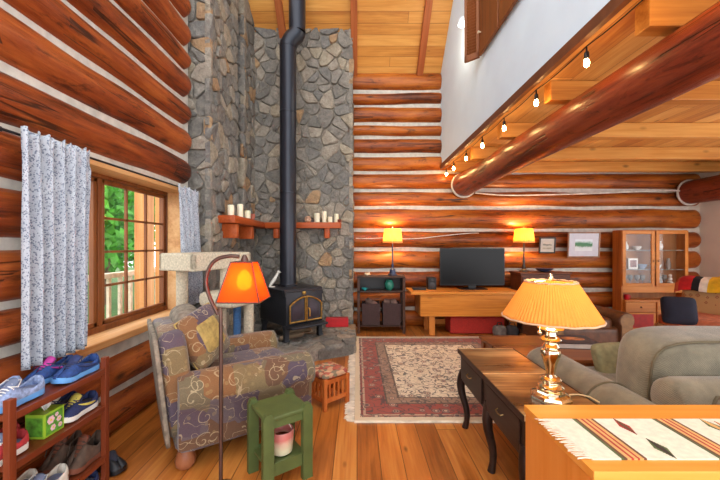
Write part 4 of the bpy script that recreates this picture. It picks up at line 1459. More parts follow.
# ------------------------------------------------------------------ television table
PINE = wood('honey_pine', (158, 84, 26), (202, 126, 48), (222, 152, 72), axis=0, rough=.35, blot=.35)
PINEZ = wood('honey_pine_leg', (150, 76, 28), (188, 108, 44), (208, 136, 64), axis=2, rough=.35, blot=.35)
tt = thing('tv_table', 'long honey pine table with deep apron holding the television', 'table', (1.72, 5.32, 0))
MB().box((-.92, -.30, .615), (.735, .24, .655), .006).build('tabletop', PINE, tt, smooth=0)
MB().box((-.78, -.28, .29), (.70, -.255, .612), .004).build('apron', PINE, tt, smooth=0)
MB().box((-.78, -.25, .29), (-.755, .2, .612), .004).build('end_panel', PINE, tt, smooth=0)
for x in (-.60, .62):
    for y in (-.22, .16):
        MB().box((x - .045, y - .03, 0), (x + .045, y + .03, .614), .006).build('leg', PINEZ, tt, smooth=0)
MB().box((-.55, .14, .08), (.57, .18, .16), .004).build('stretcher', PINEZ, tt, smooth=0)
te = thing('television', 'flat black television standing on the honey pine table', 'television', (1.82, 5.38, .6555))
t = NT('tv_screen')
t.principled((14, 15, 17), .3, Specular_IOR_Level=.25)
SCR = t.m
MB().box((-.51, -.02, .055), (.51, .025, .645), .006).build('bezel', BLACKP, te, smooth=0)
MB().box((-.497, -.0225, .072), (.497, -.0205, .632)).build('screen', SCR, te, smooth=0)
MB().box((-.06, -.01, .012), (.06, .02, .06), .004).build('neck', BLACKP, te, smooth=0)
MB().box((-.21, -.11, 0), (.21, .10, .014), .006).build('stand_base', BLACKP, te, smooth=0)
sp_ = thing('speaker', 'small black box speaker beside the television', 'speaker', (1.17, 5.36, .6555))
MB().box((-.065, -.07, 0), (.065, .07, .19), .006).build('cabinet', BLACKP, sp_, smooth=0)
m = MB()
for z, r_ in ((.07, .045), (.145, .025)):
    m.cyl((0, -.0705, z), (0, -.076, z), r_, r_ * .7)
m.build('driver', plain('driver_grey', (52, 52, 56), .5), sp_)
sp_ = thing('set_top_box', 'thin black set-top box on the table by the speaker', 'set-top box', (.965, 5.30, .6555))
MB().box((-.10, -.08, 0), (.10, .08, .035), .004).build('case', BLACKP, sp_, smooth=0)
MB().cbox((.03, -.0815, .018), (.05, .002, .012)).build('display', plain('display_dark', (60, 64, 70), .2), sp_, smooth=0)
rc = thing('red_chest', 'red fabric storage chest under the television table', 'chest', (1.82, 5.30, 0))
REDF = plain('red_fabric', (160, 34, 22), .8, var=.1, scale=40, bump=.15)
MB().box((-.41, -.17, .012), (.41, .15, .25), .012).build('body', REDF, rc, smooth=0)
MB().box((-.415, -.175, .251), (.415, .155, .285), .01).build('lid', REDF, rc, smooth=0)
gd = thing('desk_fan', 'small grey gadget standing on the red chest lid', 'gadget', (1.80, 5.22, .2855))
gd.name = 'gadget'
MB().cyl((0, 0, 0), (0, 0, .008), .04).cyl((0, 0, .008), (0, 0, .05), .008).ball((0, 0, .07), .024, 12).build('body', plain('gadget_grey', (150, 146, 140), .4), gd)
for k, (x, y, lb, c) in enumerate(((2.27, 4.98, 'dark grey soft bag on the floor beside the brown club chair', (52, 50, 52)), (2.095, 5.0, 'light grey soft bag on the floor before the red chest end', (110, 104, 98)))):
    bg_ = thing('soft_bag', lb, 'bag', (x, y, 0), .3 * k, 'soft bags under the table')
    MB().soft((0, 0, .085), (.165, .18, .17), 3.2, n=7).build('body', plain('bag_cloth%d' % k, c, .85, var=.2, scale=20, bump=.2), bg_, smooth=80)
    MB().tube([(-.05, 0, .16), (-.03, 0, .21), (.03, 0, .21), (.05, 0, .16)], .008, 8).build('handle', BLACKP, bg_)

# ------------------------------------------------------------------ sideboard, pictures, cords
WAL = wood('dark_walnut', (58, 28, 16), (96, 50, 28), (124, 70, 40), axis=0, rough=.35, knots=False, blot=.4)
sb = thing('sideboard', 'dark walnut sideboard standing against the log wall', 'sideboard', (2.87, 5.36, 0))
MB().box((-.37, -.18, .06), (.38, .18, .90), .004).build('body', WAL, sb, smooth=0)
MB().box((-.39, -.20, .901), (.40, .19, .928), .006).build('top', WAL, sb, smooth=0)
for x in (-.18, .19):
    for z0, z1 in ((.64, .87), (.10, .61)):
        d_ = MB().box((x - .175, -.196, z0), (x + .175, -.181, z1), .004).build('drawer' if z0 > .5 else 'door', WAL, sb, smooth=0)
        MB().lathe([(.006, 0), (.006, .012), (.014, .018), (.010, .026)], 12).build('knob', BR2, d_)
        k_ = d_.children[0]
        k_.location = (x + (.0 if z0 > .5 else (.13 if x < 0 else -.13)), -.1965, (z0 + z1) / 2)
        k_.rotation_euler = (PI / 2, 0, 0)
for x in (-.34, .35):
    for y in (-.14, .14):
        MB().box((x - .03, y - .03, 0), (x + .03, y + .03, .0595)).build('leg', WAL, sb, smooth=0)
bw = thing('bowl', 'low dark blue bowl on the sideboard beside the small lamp', 'bowl', (2.93, 5.32, .9285))
MB().lathe([(.05, 0), (.09, .02), (.135, .055), (.13, .055), (.085, .025), (.001, .012)], 32).build('body', plain('navy_glaze', (58, 62, 92), .3), bw)


def picture(loc, w, h, fw, label, fcol, tilt, art):
    o = thing('framed_picture', label, 'picture', loc, 0, 'framed pictures on the log wall')
    m = MB()
    fm = plain('frame_%d' % int(w * 1000), fcol, .4)
    m.box((-w / 2, -.012, -h / 2), (w / 2, .012, -h / 2 + fw), .003).box((-w / 2, -.012, h / 2 - fw), (w / 2, .012, h / 2), .003)
    m.box((-w / 2, -.012, -h / 2), (-w / 2 + fw, .012, h / 2), .003).box((w / 2 - fw, -.012, -h / 2), (w / 2, .012, h / 2), .003)
    m.build('frame', fm, o, smooth=0)
    MB().box((-w / 2 + fw, -.001, -h / 2 + fw), (w / 2 - fw, .010, h / 2 - fw)).build('mat_board', plain('mat_%d' % int(w * 1000), (214, 214, 222) if w > .4 else (206, 200, 188), .8, var=.03), o, smooth=0)
    t = NT('art_%d' % int(w * 1000))
    co = t.coord()
    s = t.n('SeparateXYZ', Vector=co)
    zz = t.math('ADD', s.outputs[2], t.math('MULTIPLY', t.math('SUBTRACT', t.noise(co, 14, 4), .5), .07))
    t.principled(t.ramp(t.math('ADD', t.math('DIVIDE', zz, h * .5), .5), art, 'LINEAR'), .6)
    MB().box((-w * .27, -.0035, -h * .24), (w * .27, -.0015, h * .22)).build('print', t.m, o, smooth=0)
    o.rotation_euler = (R(tilt), 0, 0)
    return o


picture((3.08, 5.505, 1.345), .265, .26, .022, 'small dark framed print on the log wall above the sideboard', (46, 34, 30), 6, [(0, (150, 140, 120)), (.4, (214, 206, 186)), (.55, (120, 120, 110)), (.7, (216, 208, 190)), (1, (206, 198, 180))])
picture((3.67, 5.505, 1.353), .52, .41, .02, 'larger framed green landscape print with pale mat, nearest the cabinet', (150, 108, 76), 4, [(0, (232, 236, 238)), (.3, (220, 228, 226)), (.42, (90, 140, 104)), (.6, (70, 130, 84)), (.7, (170, 200, 190)), (.8, (226, 234, 240))])
WCORD = plain('white_cord', (216, 208, 196), .6)


def cord(name, label, pts, r=.006):
    fine = []
    for i in range(len(pts) - 1):
        p0, p1, p2, p3 = pts[max(i - 1, 0)], pts[i], pts[i + 1], pts[min(i + 2, len(pts) - 1)]
        for q in range(6):
            s = q / 6
            fine.append(tuple(.5 * (2 * b + (c - a) * s + (2 * a - 5 * b + 4 * c - d) * s * s + (3 * b - a - 3 * c + d) * s ** 3) for a, b, c, d in zip(p0, p1, p2, p3)))
    fine.append(pts[-1])
    return tag(MB().tube(fine, r, 8).build(name, WCORD), label, 'cord')


cord('power_cord', 'white cord running along the log behind the small lamp', [(-.02, 5.585, 1.46), (.25, 5.58, 1.455), (.55, 5.58, 1.475), (.8, 5.58, 1.45), (1.1, 5.58, 1.465), (1.4, 5.58, 1.50), (1.8, 5.58, 1.54), (2.0, 5.585, 1.545)], .007)
cord('hanging_cord', 'white cord sagging between the two log girders', [(1.93, 5.545, 2.20), (2.4, 5.55, 2.165), (3.0, 5.55, 2.17), (3.8, 5.55, 2.19), (4.6, 5.55, 2.225), (5.1, 5.55, 2.24), (5.28, 5.545, 2.23)], .012)

# ------------------------------------------------------------------ glazed display cabinet
TEAK = wood('teak_veneer', (146, 78, 28), (188, 110, 44), (206, 134, 62), axis=2, rough=.4, knots=False, blot=.3)
TEAKX = wood('teak_veneer_rail', (168, 94, 36), (206, 130, 58), (222, 152, 80), axis=0, rough=.4, knots=False, blot=.3)
INT = wood('cabinet_inside', (126, 78, 42), (160, 104, 60), (180, 126, 78), axis=2, rough=.5, knots=False, blot=.3)
hu = thing('display_cabinet', 'tall teak display cabinet with two glass doors against the log wall', 'cabinet', (4.68, 5.35, 0))
HW = .52
MB().box((-HW, 0, .02), (-HW + .025, .19, 1.585), .003).build('side_panel', TEAK, hu, smooth=0)
MB().box((HW - .025, 0, .02), (HW, .19, 1.585), .003).build('side_panel', TEAK, hu, smooth=0)
MB().box((-HW + .026, .16, .02), (HW - .026, .175, 1.56)).build('back_panel', INT, hu, smooth=0)
MB().box((-HW + .026, .0, 1.555), (HW - .026, .19, 1.585), .003).build('top', TEAKX, hu, smooth=0)
MB().box((-HW + .026, .0, .60), (HW - .026, .159, .70), .003).build('cabinet_floor', TEAKX, hu, smooth=0)
MB().box((-HW + .026, -.05, .46), (HW - .026, .159, .49), .003).build('counter', TEAKX, hu, smooth=0)
GSH = plain('glass_shelf', (150, 150, 140), .1)
for z in (.955, 1.26):
    MB().box((-HW + .026, .02, z), (HW - .026, .158, z + .012)).build('glass_shelf', GSH, hu, smooth=0)
for s in (-1, 1):
    x0, x1 = (-HW + .004, -.012) if s < 0 else (.012, HW - .004)
    m = MB()
    z0, z1, b = .70, 1.575, .052
    m.box((x0, -.022, z0), (x0 + b, -.002, z1), .004).box((x1 - b, -.022, z0), (x1, -.002, z1), .004)
    m.box((x0 + b, -.022, z0), (x1 - b, -.002, z0 + b), .004).box((x0 + b, -.022, z1 - b), (x1 - b, -.002, z1), .004)
    d_ = m.build('glass_door', TEAKX, hu, smooth=0)
    MB().box((x0 + b, -.013, z0 + b), (x1 - b, -.011, z1 - b)).build('glass_pane', GLASS, d_, smooth=0)
    xk = x1 - .025 if s < 0 else x0 + .025
    MB().ball((xk, -.03, 1.10), .011, 10).build('knob', plain('dark_knob', (60, 34, 20), .4), d_)
for k in range(2):
    x0 = -HW + .03 + k * .49
    f_ = MB().box((x0, -.05, .30), (x0 + .47, -.03, .455), .004).build('drawer', TEAKX, hu, smooth=0)
    MB().ball((x0 + .235, -.058, .378), .012, 10).build('knob', plain('dark_knob', (60, 34, 20), .4), f_)
    f_ = MB().box((x0, -.05, .03), (x0 + .47, -.03, .295), .004).build('lower_door', TEAKX, hu, smooth=0)
    MB().box((x0 + .05, -.054, .06), (x0 + .43, -.0505, .27)).build('red_panel', plain('red_panel_paint', (176, 32, 24), .5), f_, smooth=0)['label'] = 'bright red door panel'
MB().box((-HW + .03, -.03, .02), (HW - .03, .15, .46)).build('lower_body', TEAK, hu, smooth=0)
# things inside (cabinet-local x, shelf level)
CRY = plain('crystal', (200, 200, 196), .12, 0, var=.05, Transmission_Weight=.6, IOR=1.3)
CHI = plain('white_china', (226, 222, 216), .25, var=.03)


def in_hutch(name, label, cat, x, lvl, build, y=.09, group='glass and china in the display cabinet'):
    o = thing(name, label, cat, (4.68 + x, 5.35 + y, {0: .7005, 1: .9675, 2: 1.2725}[lvl]), 0, group)
    build(o)
    return o


def vase(r, h, mat):
    return lambda o: MB().lathe([(r * .7, 0), (r, h * .25), (r * .9, h * .6), (r * .55, h * .85), (r * .7, h), (r * .5, h * .98), (r * .3, h * .5), (.001, h * .3)], 20).build('body', mat, o)


def goblet(o):
    MB().lathe([(.03, 0), (.03, .004), (.006, .01), (.005, .075)], 18).build('stem', CRY, o)
    MB().lathe([(.006, .0755), (.028, .10), (.034, .135), (.031, .17), (.029, .17), (.031, .135), (.025, .104), (.001, .085)], 18).build('bowl', CRY, o)


def bowl(r, h, mat):
    return lambda o: MB().lathe([(r * .45, 0), (r * .75, h * .35), (r, h), (r * .94, h), (r * .6, h * .3), (.001, h * .2)], 22).build('body', mat, o)


in_hutch('mug', 'white china mug on the upper shelf behind the first glass door', 'mug', -.39, 2, vase(.045, .13, CHI))
in_hutch('dish', 'low pale dish beside the mug on the upper shelf behind the first glass door', 'dish', -.20, 2, bowl(.063, .06, CHI))
in_hutch('jar', 'round white jar on the upper shelf behind the second glass door', 'jar', .14, 2, vase(.06, .14, CHI))
in_hutch('vase', 'blue and white vase at the end of the middle cabinet shelf', 'vase', -.43, 1, vase(.035, .15, plain('blue_white_china', (150, 166, 196), .3, var=.4, scale=30)))


def frame_(o):
    MB().box((-.075, -.008, 0), (.075, .008, .17), .003).build('frame', CHI, o, smooth=0)
    MB().box((-.05, -.0105, .03), (.05, -.0085, .14)).build('photo', plain('photo_print', (120, 92, 90), .5, var=.5, scale=30), o, smooth=0)


in_hutch('photo_frame', 'small white photo frame on the middle shelf of the cabinet', 'photo frame', -.265, 1, frame_)
in_hutch('bowl', 'pale blue bowl beside the photo frame in the cabinet', 'bowl', -.125, 1, bowl(.07, .075, plain('pale_blue_china', (150, 170, 196), .3)))
in_hutch('bowl', 'cream bowl on the middle shelf behind the second glass door', 'bowl', .12, 1, bowl(.06, .07, CHI))
in_hutch('vase', 'slim crystal vase on the middle shelf at the far cabinet end', 'vase', .30, 1, vase(.035, .17, CRY))
in_hutch('pitcher', 'crystal pitcher on the cabinet floor behind the second door', 'pitcher', .13, 0, vase(.06, .2, CRY))
in_hutch('figurine', 'stacked white china figurine at the cabinet floor near the wall', 'figurine', .33, 0, lambda o: MB().ball((0, 0, .04), .04, 12).ball((0, 0, .105), .032, 12).ball((0, 0, .16), .025, 12).build('body', CHI, o))
for x, lb in ((-.40, 'stemmed crystal goblet at the cabinet end nearest the framed pictures'), (-.31, 'stemmed crystal goblet second from the cabinet end nearest the framed pictures'), (-.20, 'stemmed crystal goblet below the photo frame in the cabinet'), (-.11, 'stemmed crystal goblet beside the middle stile of the cabinet')):
    in_hutch('goblet', lb, 'goblet', x, 0, goblet)
in_hutch('goblet', 'stemmed crystal goblet alone behind the second glass door', 'goblet', .24, 0, goblet)
o = thing('red_mug', 'small red mug on the open counter of the display cabinet', 'mug', (4.25, 5.36, .4905))
MB().lathe([(.035, 0), (.04, .01), (.04, .08), (.035, .08), (.034, .015), (.001, .01)], 20).build('body', plain('red_glaze', (180, 30, 40), .3), o)
MB().tube([(.04, 0, .065), (.06, 0, .06), (.063, 0, .04), (.055, 0, .022), (.04, 0, .018)], .006, 8).build('handle', plain('red_glaze', (180, 30, 40), .3), o)

# ------------------------------------------------------------------ brown club armchair beyond the coffee table
LEA = plain('brown_leather', (92, 56, 32), .45, var=.2, scale=14, bump=.15)
LEA2 = plain('tan_arm_front', (128, 92, 52), .5, var=.15, scale=20)
bc = thing('club_chair', 'low brown leather club chair beside the display cabinet', 'armchair', (2.86, 4.55, 0), R(0))
MB().soft((0, 0, .21), (1.0, .78, .26), 10, n=8).build('base', LEA, bc, smooth=60)
MB().soft((0, -.06, .37), (.66, .64, .16), 6, n=8).build('seat_cushion', LEA, bc, smooth=60)
MB().soft((0, .33, .38), (.9, .2, .34), 5, n=8, rot=(R(-10), 0, 0)).build('backrest', LEA, bc, smooth=60)
for s in (-1, 1):
    m = MB()
    m.rings([[Vector((s * .42 + .10 * math.cos(R(-40 + 260 * q / 16)) * e, y, .425 + .10 * math.sin(R(-40 + 260 * q / 16)) * e)) for q in range(17)] + [Vector((s * .42 - .08 * e, y, .1)), Vector((s * .42 + .08 * e, y, .1))] for y, e in ((-.42, .92), (-.41, 1), (.3, 1), (.31, .95))])
    a_ = m.build('arm', LEA, bc, smooth=50)
    MB().rings([[Vector((s * .42 + .085 * math.cos(R(-40 + 260 * q / 16)), y, .425 + .085 * math.sin(R(-40 + 260 * q / 16)))) for q in range(17)] + [Vector((s * .42 - .065, y, .11)), Vector((s * .42 + .065, y, .11))] for y in (-.427, -.418)]).build('arm_front', LEA2, a_, smooth=50)
for x in (-.42, .42):
    for y in (-.33, .3):
        MB().cyl((x, y, 0), (x, y, .09), .02, .028, 12).build('foot', DKW, bc)

# ------------------------------------------------------------------ patterned armchair with a striped blanket
t = NT('tan_motif_upholstery')
co = t.coord()
vo = t.n('TexVoronoi', {'feature': 'F1', 'distance': 'MANHATTAN'}, Vector=co, Scale=12, Randomness=.25)
fr_ = t.math('FRACT', t.math('MULTIPLY', vo.outputs['Distance'], 2.2))
m1 = t.math('LESS_THAN', t.math('ABSOLUTE', t.math('SUBTRACT', vo.outputs['Distance'], .30)), .055)
m2 = t.math('LESS_THAN', vo.outputs['Distance'], .14)
col = t.mix(m1, (186, 146, 96), (134, 66, 44))
col = t.mix(m2, col, (110, 84, 60))
t.principled(col, .9, 0, t.bump(t.noise(co, 120), .25, .003))
TANM = t.m
pa = thing('side_chair', 'armless tan motif upholstered chair standing beside the white wall', 'armchair', (4.36, 4.15, -.0), R(-66))
# local: faces -y
MB().soft((0, 0, .22), (.92, .84, .28), 10, n=8).build('base', TANM, pa, smooth=60)
MB().soft((0, -.08, .40), (.86, .66, .16), 6, n=8).build('seat_cushion', plain('pink_tan_seat', (190, 112, 78), .9, var=.15, scale=20), pa, smooth=60)
MB().soft((0, .34, .53), (.88, .22, .68), 5, n=8, rot=(R(-10), 0, 0)).build('backrest', TANM, pa, smooth=60)
for x in (-.38, .38):
    for y in (-.34, .34):
        MB().cyl((x, y, 0), (x, y, .09), .02, .026, 12).build('foot', DKW, pa)
bl = [plain('blanket_red', (190, 34, 36), .95, bump=.2), plain('blanket_black', (28, 26, 30), .95, bump=.2), plain('blanket_white', (222, 214, 196), .95, bump=.2), plain('blanket_yellow', (222, 176, 32), .95, bump=.2), plain('blanket_orange', (190, 84, 44), .95, bump=.2), plain('blanket_green', (60, 104, 70), .95, bump=.2)]
seq = [(.0, 4), (.05, 0), (.18, 1), (.27, 2), (.35, 3), (.52, 2), (.62, 5), (.72, 0), (.88, 1)]


def bmi(u, v):
    r_ = 0
    for a, b in seq:
        if u >= a:
            r_ = b
    return r_


def blf(u, v):
    # drapes over the chair's back from front to rear
    path = [(.195, .78), (.20, .82), (.22, .88), (.26, .935), (.34, .965), (.45, .955), (.52, .90), (.54, .70), (.52, .45)]
    s_ = v * (len(path) - 1)
    i = min(int(s_), len(path) - 2)
    f_ = s_ - i
    y = path[i][0] * (1 - f_) + path[i + 1][0] * f_
    z = path[i][1] * (1 - f_) + path[i + 1][1] * f_
    return Vector((-.47 + .94 * u, y + .006 * math.sin(u * 17), z - .03 + .010 * math.sin(u * 13 + v * 2) - .05 * abs(2 * u - 1) ** 6))


m = MB().grid(blf, 48, 40, mi=bmi)
bo = m.build('striped_blanket', bl, None, smooth=80, solid=.012)
bo.location = pa.location
bo.rotation_euler = pa.rotation_euler
tag(bo, 'red, black, white and yellow striped blanket draped over the tan armchair back', 'blanket')
np_ = thing('pillow', 'square navy blue pillow on the tan motif armchair', 'pillow', (3.88, 4.10, .56), R(-25))
MB().soft((0, 0, 0), (.33, .15, .33), 7, n=10, puff=.75, axis=1, rot=(R(-14), 0, 0)).build('cushion', plain('navy_velvet', (26, 28, 44), .9, var=.1), np_, smooth=80)

# ------------------------------------------------------------------ coffee table and magazine
CTW = wood('coffee_table_wood', (86, 46, 22), (128, 74, 38), (156, 98, 54), axis=0, rough=.3, knots=False, blot=.4)
ctb = thing('coffee_table', 'low brown wooden coffee table on the rug behind the end tables', 'coffee table', (1.74, 3.12, .0115))
MB().box((-.49, -.38, .38), (.49, .38, .41), .006).build('tabletop', CTW, ctb, smooth=0)
MB().box((-.45, -.34, .30), (.45, -.31, .379)).box((-.45, .31, .30), (.45, .34, .379)).box((-.45, -.31, .30), (-.42, .31, .379)).box((.42, -.31, .30), (.45, .31, .379)).build('apron', CTW, ctb, smooth=0)
for x in (-.44, .44):
    for y in (-.33, .33):
        MB().box((x - .03, y - .03, 0), (x + .03, y + .03, .379), .004).build('leg', CTW, ctb, smooth=0)
bk = thing('large_book', 'large dark picture book lying on the coffee table', 'book', (2.0, 3.17, .4225), R(-6))
MB().box((-.18, -.14, .004), (.18, .14, .045)).build('pages', plain('page_edges', (206, 196, 186), .9, var=.05), bk, smooth=0)
m = MB().box((-.188, -.148, .0452), (.188, .148, .050), .001).box((-.188, -.148, 0), (.188, .148, .0038), .001).box((-.188, -.148, 0), (-.1805, .148, .05), .001)
m.build('cover', plain('dark_cover', (42, 38, 44), .35, var=.2), bk, smooth=0)
MB().soft((.02, .02, .0505), (.2, .12, .001), 2.4, n=5).build('cover_picture', plain('cover_orange', (176, 112, 70), .4, var=.5, scale=14), bk)

# ------------------------------------------------------------------ long dark console table with a worn top
TOPW = wood('worn_table_top', (60, 40, 22), (122, 88, 50), (186, 150, 98), axis=0, scale=1.6, rough=.3, coat=.25, blot=1.4, knots=False)
ESP = wood('espresso_wood', (26, 18, 16), (46, 32, 26), (66, 48, 38), axis=1, rough=.4, knots=False, blot=.4)
PIN = plain('pale_edge_strip', (196, 160, 110), .4)
DULL = plain('dull_brass', (150, 124, 80), .4, .8)
o = thing('console_table', 'long dark console table with worn brown top holding the brass lamp', 'table', (.967, 2.053, 0))
for y0, y1 in ((-.496, .004), (.016, .496)):
    MB().box((-.204, y0, .545), (.204, y1, .571), .004).build('top_panel', TOPW, o, smooth=0)
for x in (-.211, .204):
    MB().box((x, -.504, .540), (x + .007, .504, .5725), .002).build('raised_rim', ESP, o, smooth=0)
for y, h in ((-.504, .008), (.0045, .011), (.496, .008)):
    MB().box((-.204, y, .545), (.204, y + h, .5725), .002).build('edge_strip', PIN, o, smooth=0)
MB().box((-.193, -.485, .35), (.193, .485, .544), .004).build('case', ESP, o, smooth=0)
for yc in (-.245, .245):
    d_ = MB().box((-.203, yc - .205, .37), (-.1935, yc + .205, .53), .004).build('drawer', ESP, o, smooth=0)
    MB().tube([(-.204, yc - .035, .465), (-.218, yc - .031, .459), (-.220, yc, .455), (-.218, yc + .031, .459), (-.204, yc + .035, .465)], .0035, 8).build('handle', DULL, d_)
for a in (-1, 1):
    for b in (-1, -.06, 1):
        pts, rr_ = [], []
        for k in range(9):
            s_ = k / 8
            off = .022 * math.sin(s_ * PI * 1.9) * (1 - s_ * .3)
            pts.append((a * (.172 + off), b * (.468 + off * abs(b)), .41 * (1 - s_)))
            rr_.append(.034 - .017 * s_ + (.006 if k == 8 else 0))
        MB().tube(pts, rr_, 12).build('cabriole_leg', ESP, o)

# ------------------------------------------------------------------ sofa
t = NT('grey_olive_corduroy')
co = t.coord()
wv = t.n('TexWave', {'wave_type': 'BANDS', 'bands_direction': 'DIAGONAL'}, Vector=co, Scale=75.0, Distortion=4.0, Detail=2.0)
n1 = t.noise(co, 9, 5, .6)
col = t.ramp(t.math('ADD', t.math('MULTIPLY', n1, .8), t.math('MULTIPLY', wv.outputs[1], .22)), [(.25, (86, 82, 68)), (.5, (112, 106, 88)), (.75, (142, 134, 110))])
t.principled(col, .95, 0, t.bump(wv.outputs[1], .2, .004), Sheen_Weight=.3)
SOF = t.m
PIPG = plain('sofa_piping', (92, 84, 64), .9)
so = thing('sofa', 'grey olive plush sofa with rounded arms, its back to the wooden cabinet', 'sofa', (2.15, 1.95, 0))
# local: faces +y
MB().soft((0, .03, .21), (1.9, .90, .30), 14, n=12).build('base', SOF, so, smooth=60)
for s in (-1, 1):
    m = MB()
    rings = []
    for y, e in ((-.40, .9), (-.38, 1), (-.1, 1), (.2, 1), (.46, 1), (.49, .96), (.50, .85)):
        sec = [(s * .82 + .135 * e * math.cos(R(-60 + 300 * q / 20)), .49 + .135 * e * math.sin(R(-60 + 300 * q / 20))) for q in range(21)]
        sec += [(s * .82 - .11 * e, .09), (s * .82 + .11 * e, .09)]
        rings.append([Vector((a, y, b)) for a, b in sec])
    m.rings(rings)
    a_ = m.build('arm', SOF, so, smooth=50)
    MB().tube([(s * .82 + .1365 * math.cos(R(-20 + 220 * q / 20)), -.16, .49 + .1365 * math.sin(R(-20 + 220 * q / 20))) for q in range(21)], .006, 6).build('arm_piping', PIPG, a_)
# back frame with rolled top
m = MB()
rings = []
for x, e in ((-.76, .78), (-.745, .92), (-.70, 1), (0, 1), (.85, 1), (.88, .95), (.90, .82)):
    r_ = .105 * e
    sec = [(-.42 + r_ * math.cos(R(-30 + 240 * q / 16)), .648 + r_ * math.sin(R(-30 + 240 * q / 16))) for q in range(17)]
    sec += [(-.42 - .09 * e, .09), (-.42 + .09 * e, .09)]
    rings.append([Vector((x, a, b)) for a, b in sec])
m.rings(rings)
bf = m.build('back_frame', SOF, so, smooth=50)
lp = [(-.68, -.528, .12), (-.685, -.53, .52), (-.67, -.527, .655), (-.63, -.515, .706), (-.5, -.512, .716), (.0, -.512, .716), (.8, -.512, .716)]
MB().tube(lp, .007, 6).build('back_piping', PIPG, bf)
for k in range(2):
    x = -.37 + .74 * k
    c_ = MB().soft((x, -.19, .70), (.74, .31, .42), 4.5, n=12, rot=(R(8), 0, 0)).build('back_cushion', SOF, so, smooth=80)
    sec = []
    for q in range(41):
        a = 2 * PI * q / 40
        ca, sa = math.cos(a), math.sin(a)
        d_ = (abs(ca) ** 4.5 + abs(sa) ** 4.5) ** (1 / 4.5)
        p_ = Vector((ca / d_ * .362, -.115, sa / d_ * .206))
        p_ = Matrix.Rotation(R(8), 3, 'X') @ p_
        sec.append((x + p_.x, -.19 + p_.y, .70 + p_.z))
    MB().tube(sec, .006, 6).build('cushion_piping', PIPG, c_)
for k in range(2):
    MB().soft((-.345 + .69 * k, .14, .42), (.68, .66, .17), 7, n=10).build('seat_cushion', SOF, so, smooth=60)
sp = thing('sofa_pillow', 'small olive pillow at the far end of the sofa arm', 'pillow', (1.74, 2.32, .56), R(12))
MB().soft((0, 0, 0), (.26, .12, .24), 6, n=8, puff=.6, axis=1, rot=(R(-18), 0, 0)).build('cushion', plain('olive_pillow_cloth', (132, 126, 92), .95, var=.12, scale=30, bump=.2), sp, smooth=80)

# ------------------------------------------------------------------ orange wooden cabinet with a woven runner
CON = wood('orange_fir', (190, 108, 34), (222, 144, 56), (236, 170, 86), axis=0, scale=.7, rough=.4, blot=.25, knots=False)
CONZ = wood('orange_fir_side', (180, 100, 32), (214, 130, 50), (230, 154, 76), axis=2, scale=.7, rough=.4, blot=.25, knots=False)
cn = thing('low_cabinet', 'smooth orange wooden cabinet topped by the woven runner', 'cabinet', (1.25, 1.0, 0))
MB().box((-.675, -.175, .775), (.75, .172, .80), .002).build('top', CON, cn, smooth=0)
MB().box((-.672, -.172, 0), (-.645, .168, .7745), .002).build('side_panel', CONZ, cn, smooth=0)
MB().box((.72, -.172, 0), (.745, .168, .7745), .002).build('side_panel', CONZ, cn, smooth=0)
MB().box((-.644, .15, .06), (.719, .168, .7745)).build('back_panel', CON, cn, smooth=0)
MB().box((-.644, -.165, .06), (.719, .149, .085)).build('bottom', CON, cn, smooth=0)
for k in range(3):
    x0 = -.64 + k * .454
    d_ = MB().box((x0, -.175, .10), (x0 + .45, -.160, .765), .003).build('door', CONZ, cn, smooth=0)
    MB().ball((x0 + .41, -.186, .45), .013, 10).build('knob', BR2, d_)
RUNM = {'cream': plain('runner_cream', (228, 216, 192), .95, var=.05, scale=60, bump=.3), 'brown': plain('runner_brown', (104, 66, 44), .95, var=.1, bump=.2),
        'red': plain('runner_red', (166, 56, 40), .95, var=.1, bump=.2), 'green': plain('runner_green', (84, 96, 56), .95, var=.12, bump=.2), 'tan': plain('runner_tan', (206, 156, 96), .95, var=.1, bump=.2), 'dark': plain('runner_dark', (62, 48, 38), .95, bump=.2)}
keys = list(RUNM)
ru = thing('table_runner', 'cream woven runner with striped bands and fringe on the orange cabinet', 'runner', (.60, .868, .8005))
X0, X1, YD = 0.0, 1.25, .20
bands = []
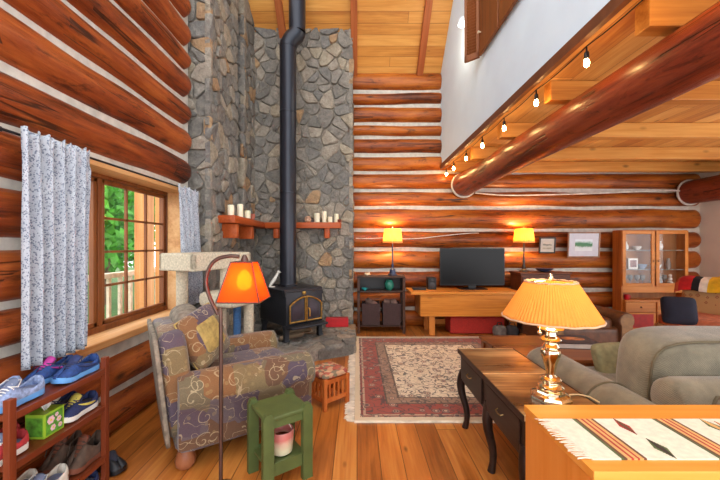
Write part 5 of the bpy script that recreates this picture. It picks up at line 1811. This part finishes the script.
for c in (.075, .325, .58, .84, 1.1):
    bands += [(c, c + .008, 'green'), (c + .008, c + .016, 'brown'), (c + .016, c + .026, 'tan'), (c + .026, c + .033, 'red'), (c + .033, c + .042, 'tan'), (c + .042, c + .048, 'red'), (c + .048, c + .058, 'tan'), (c + .058, c + .066, 'brown')]
cuts = sorted({X0, X1} | {b[0] for b in bands} | {b[1] for b in bands})
m = MB()
for a, b in zip(cuts[:-1], cuts[1:]):
    k_ = 'cream'
    for p_, q_, n_ in bands:
        if p_ - 1e-6 <= a and b <= q_ + 1e-6:
            k_ = n_
    m.box((a, 0, 0), (b, YD, .004), mi=keys.index(k_))
m.build('cloth', [RUNM[k] for k in keys], ru, smooth=0)


def spindle(x, y, l, w, kk, sl=.0):
    """stepped woven arrow motif"""
    n = 7
    mo = MB()
    for q in range(-n, n + 1):
        ww = w * (1 - abs(q) / (n + .6))
        yy = y + q / n * l / 2
        mo.box((x - ww / 2 + sl * q, yy - l / n / 4, .0041), (x + ww / 2 + sl * q, yy + l / n / 4, .0048), mi=keys.index(kk[0]))
        mo.box((x - ww / 4 + sl * q, yy - l / n / 4, .0049), (x + ww / 4 + sl * q, yy + l / n / 4, .0053), mi=keys.index(kk[1]))
    mo.build('woven_motif', [RUNM[k] for k in keys], ru, smooth=0)


spindle(.205, .155, .085, .030, ('red', 'brown'))
spindle(.215, .045, .085, .034, ('green', 'dark'))
spindle(.475, .155, .085, .034, ('green', 'tan'))
spindle(.505, .13, .10, .03, ('red', 'tan'))
spindle(.49, .045, .085, .034, ('red', 'green'))
spindle(.73, .12, .1, .034, ('green', 'dark'))
spindle(.98, .12, .1, .034, ('red', 'dark'))
fr = MB()
rr = random.Random(9)
for k in range(21):
    y = .004 + k * .0096
    for q in range(2):
        fr.tube([(0, y + q * .003, .0026), (-.016, y + rr.uniform(-.003, .003), .004), (-.034 - rr.uniform(0, .008), y + rr.uniform(-.005, .005), .003)], [.002, .0016, .001], 5)
fr.build('fringe', RUNM['cream'], ru, smooth=80)
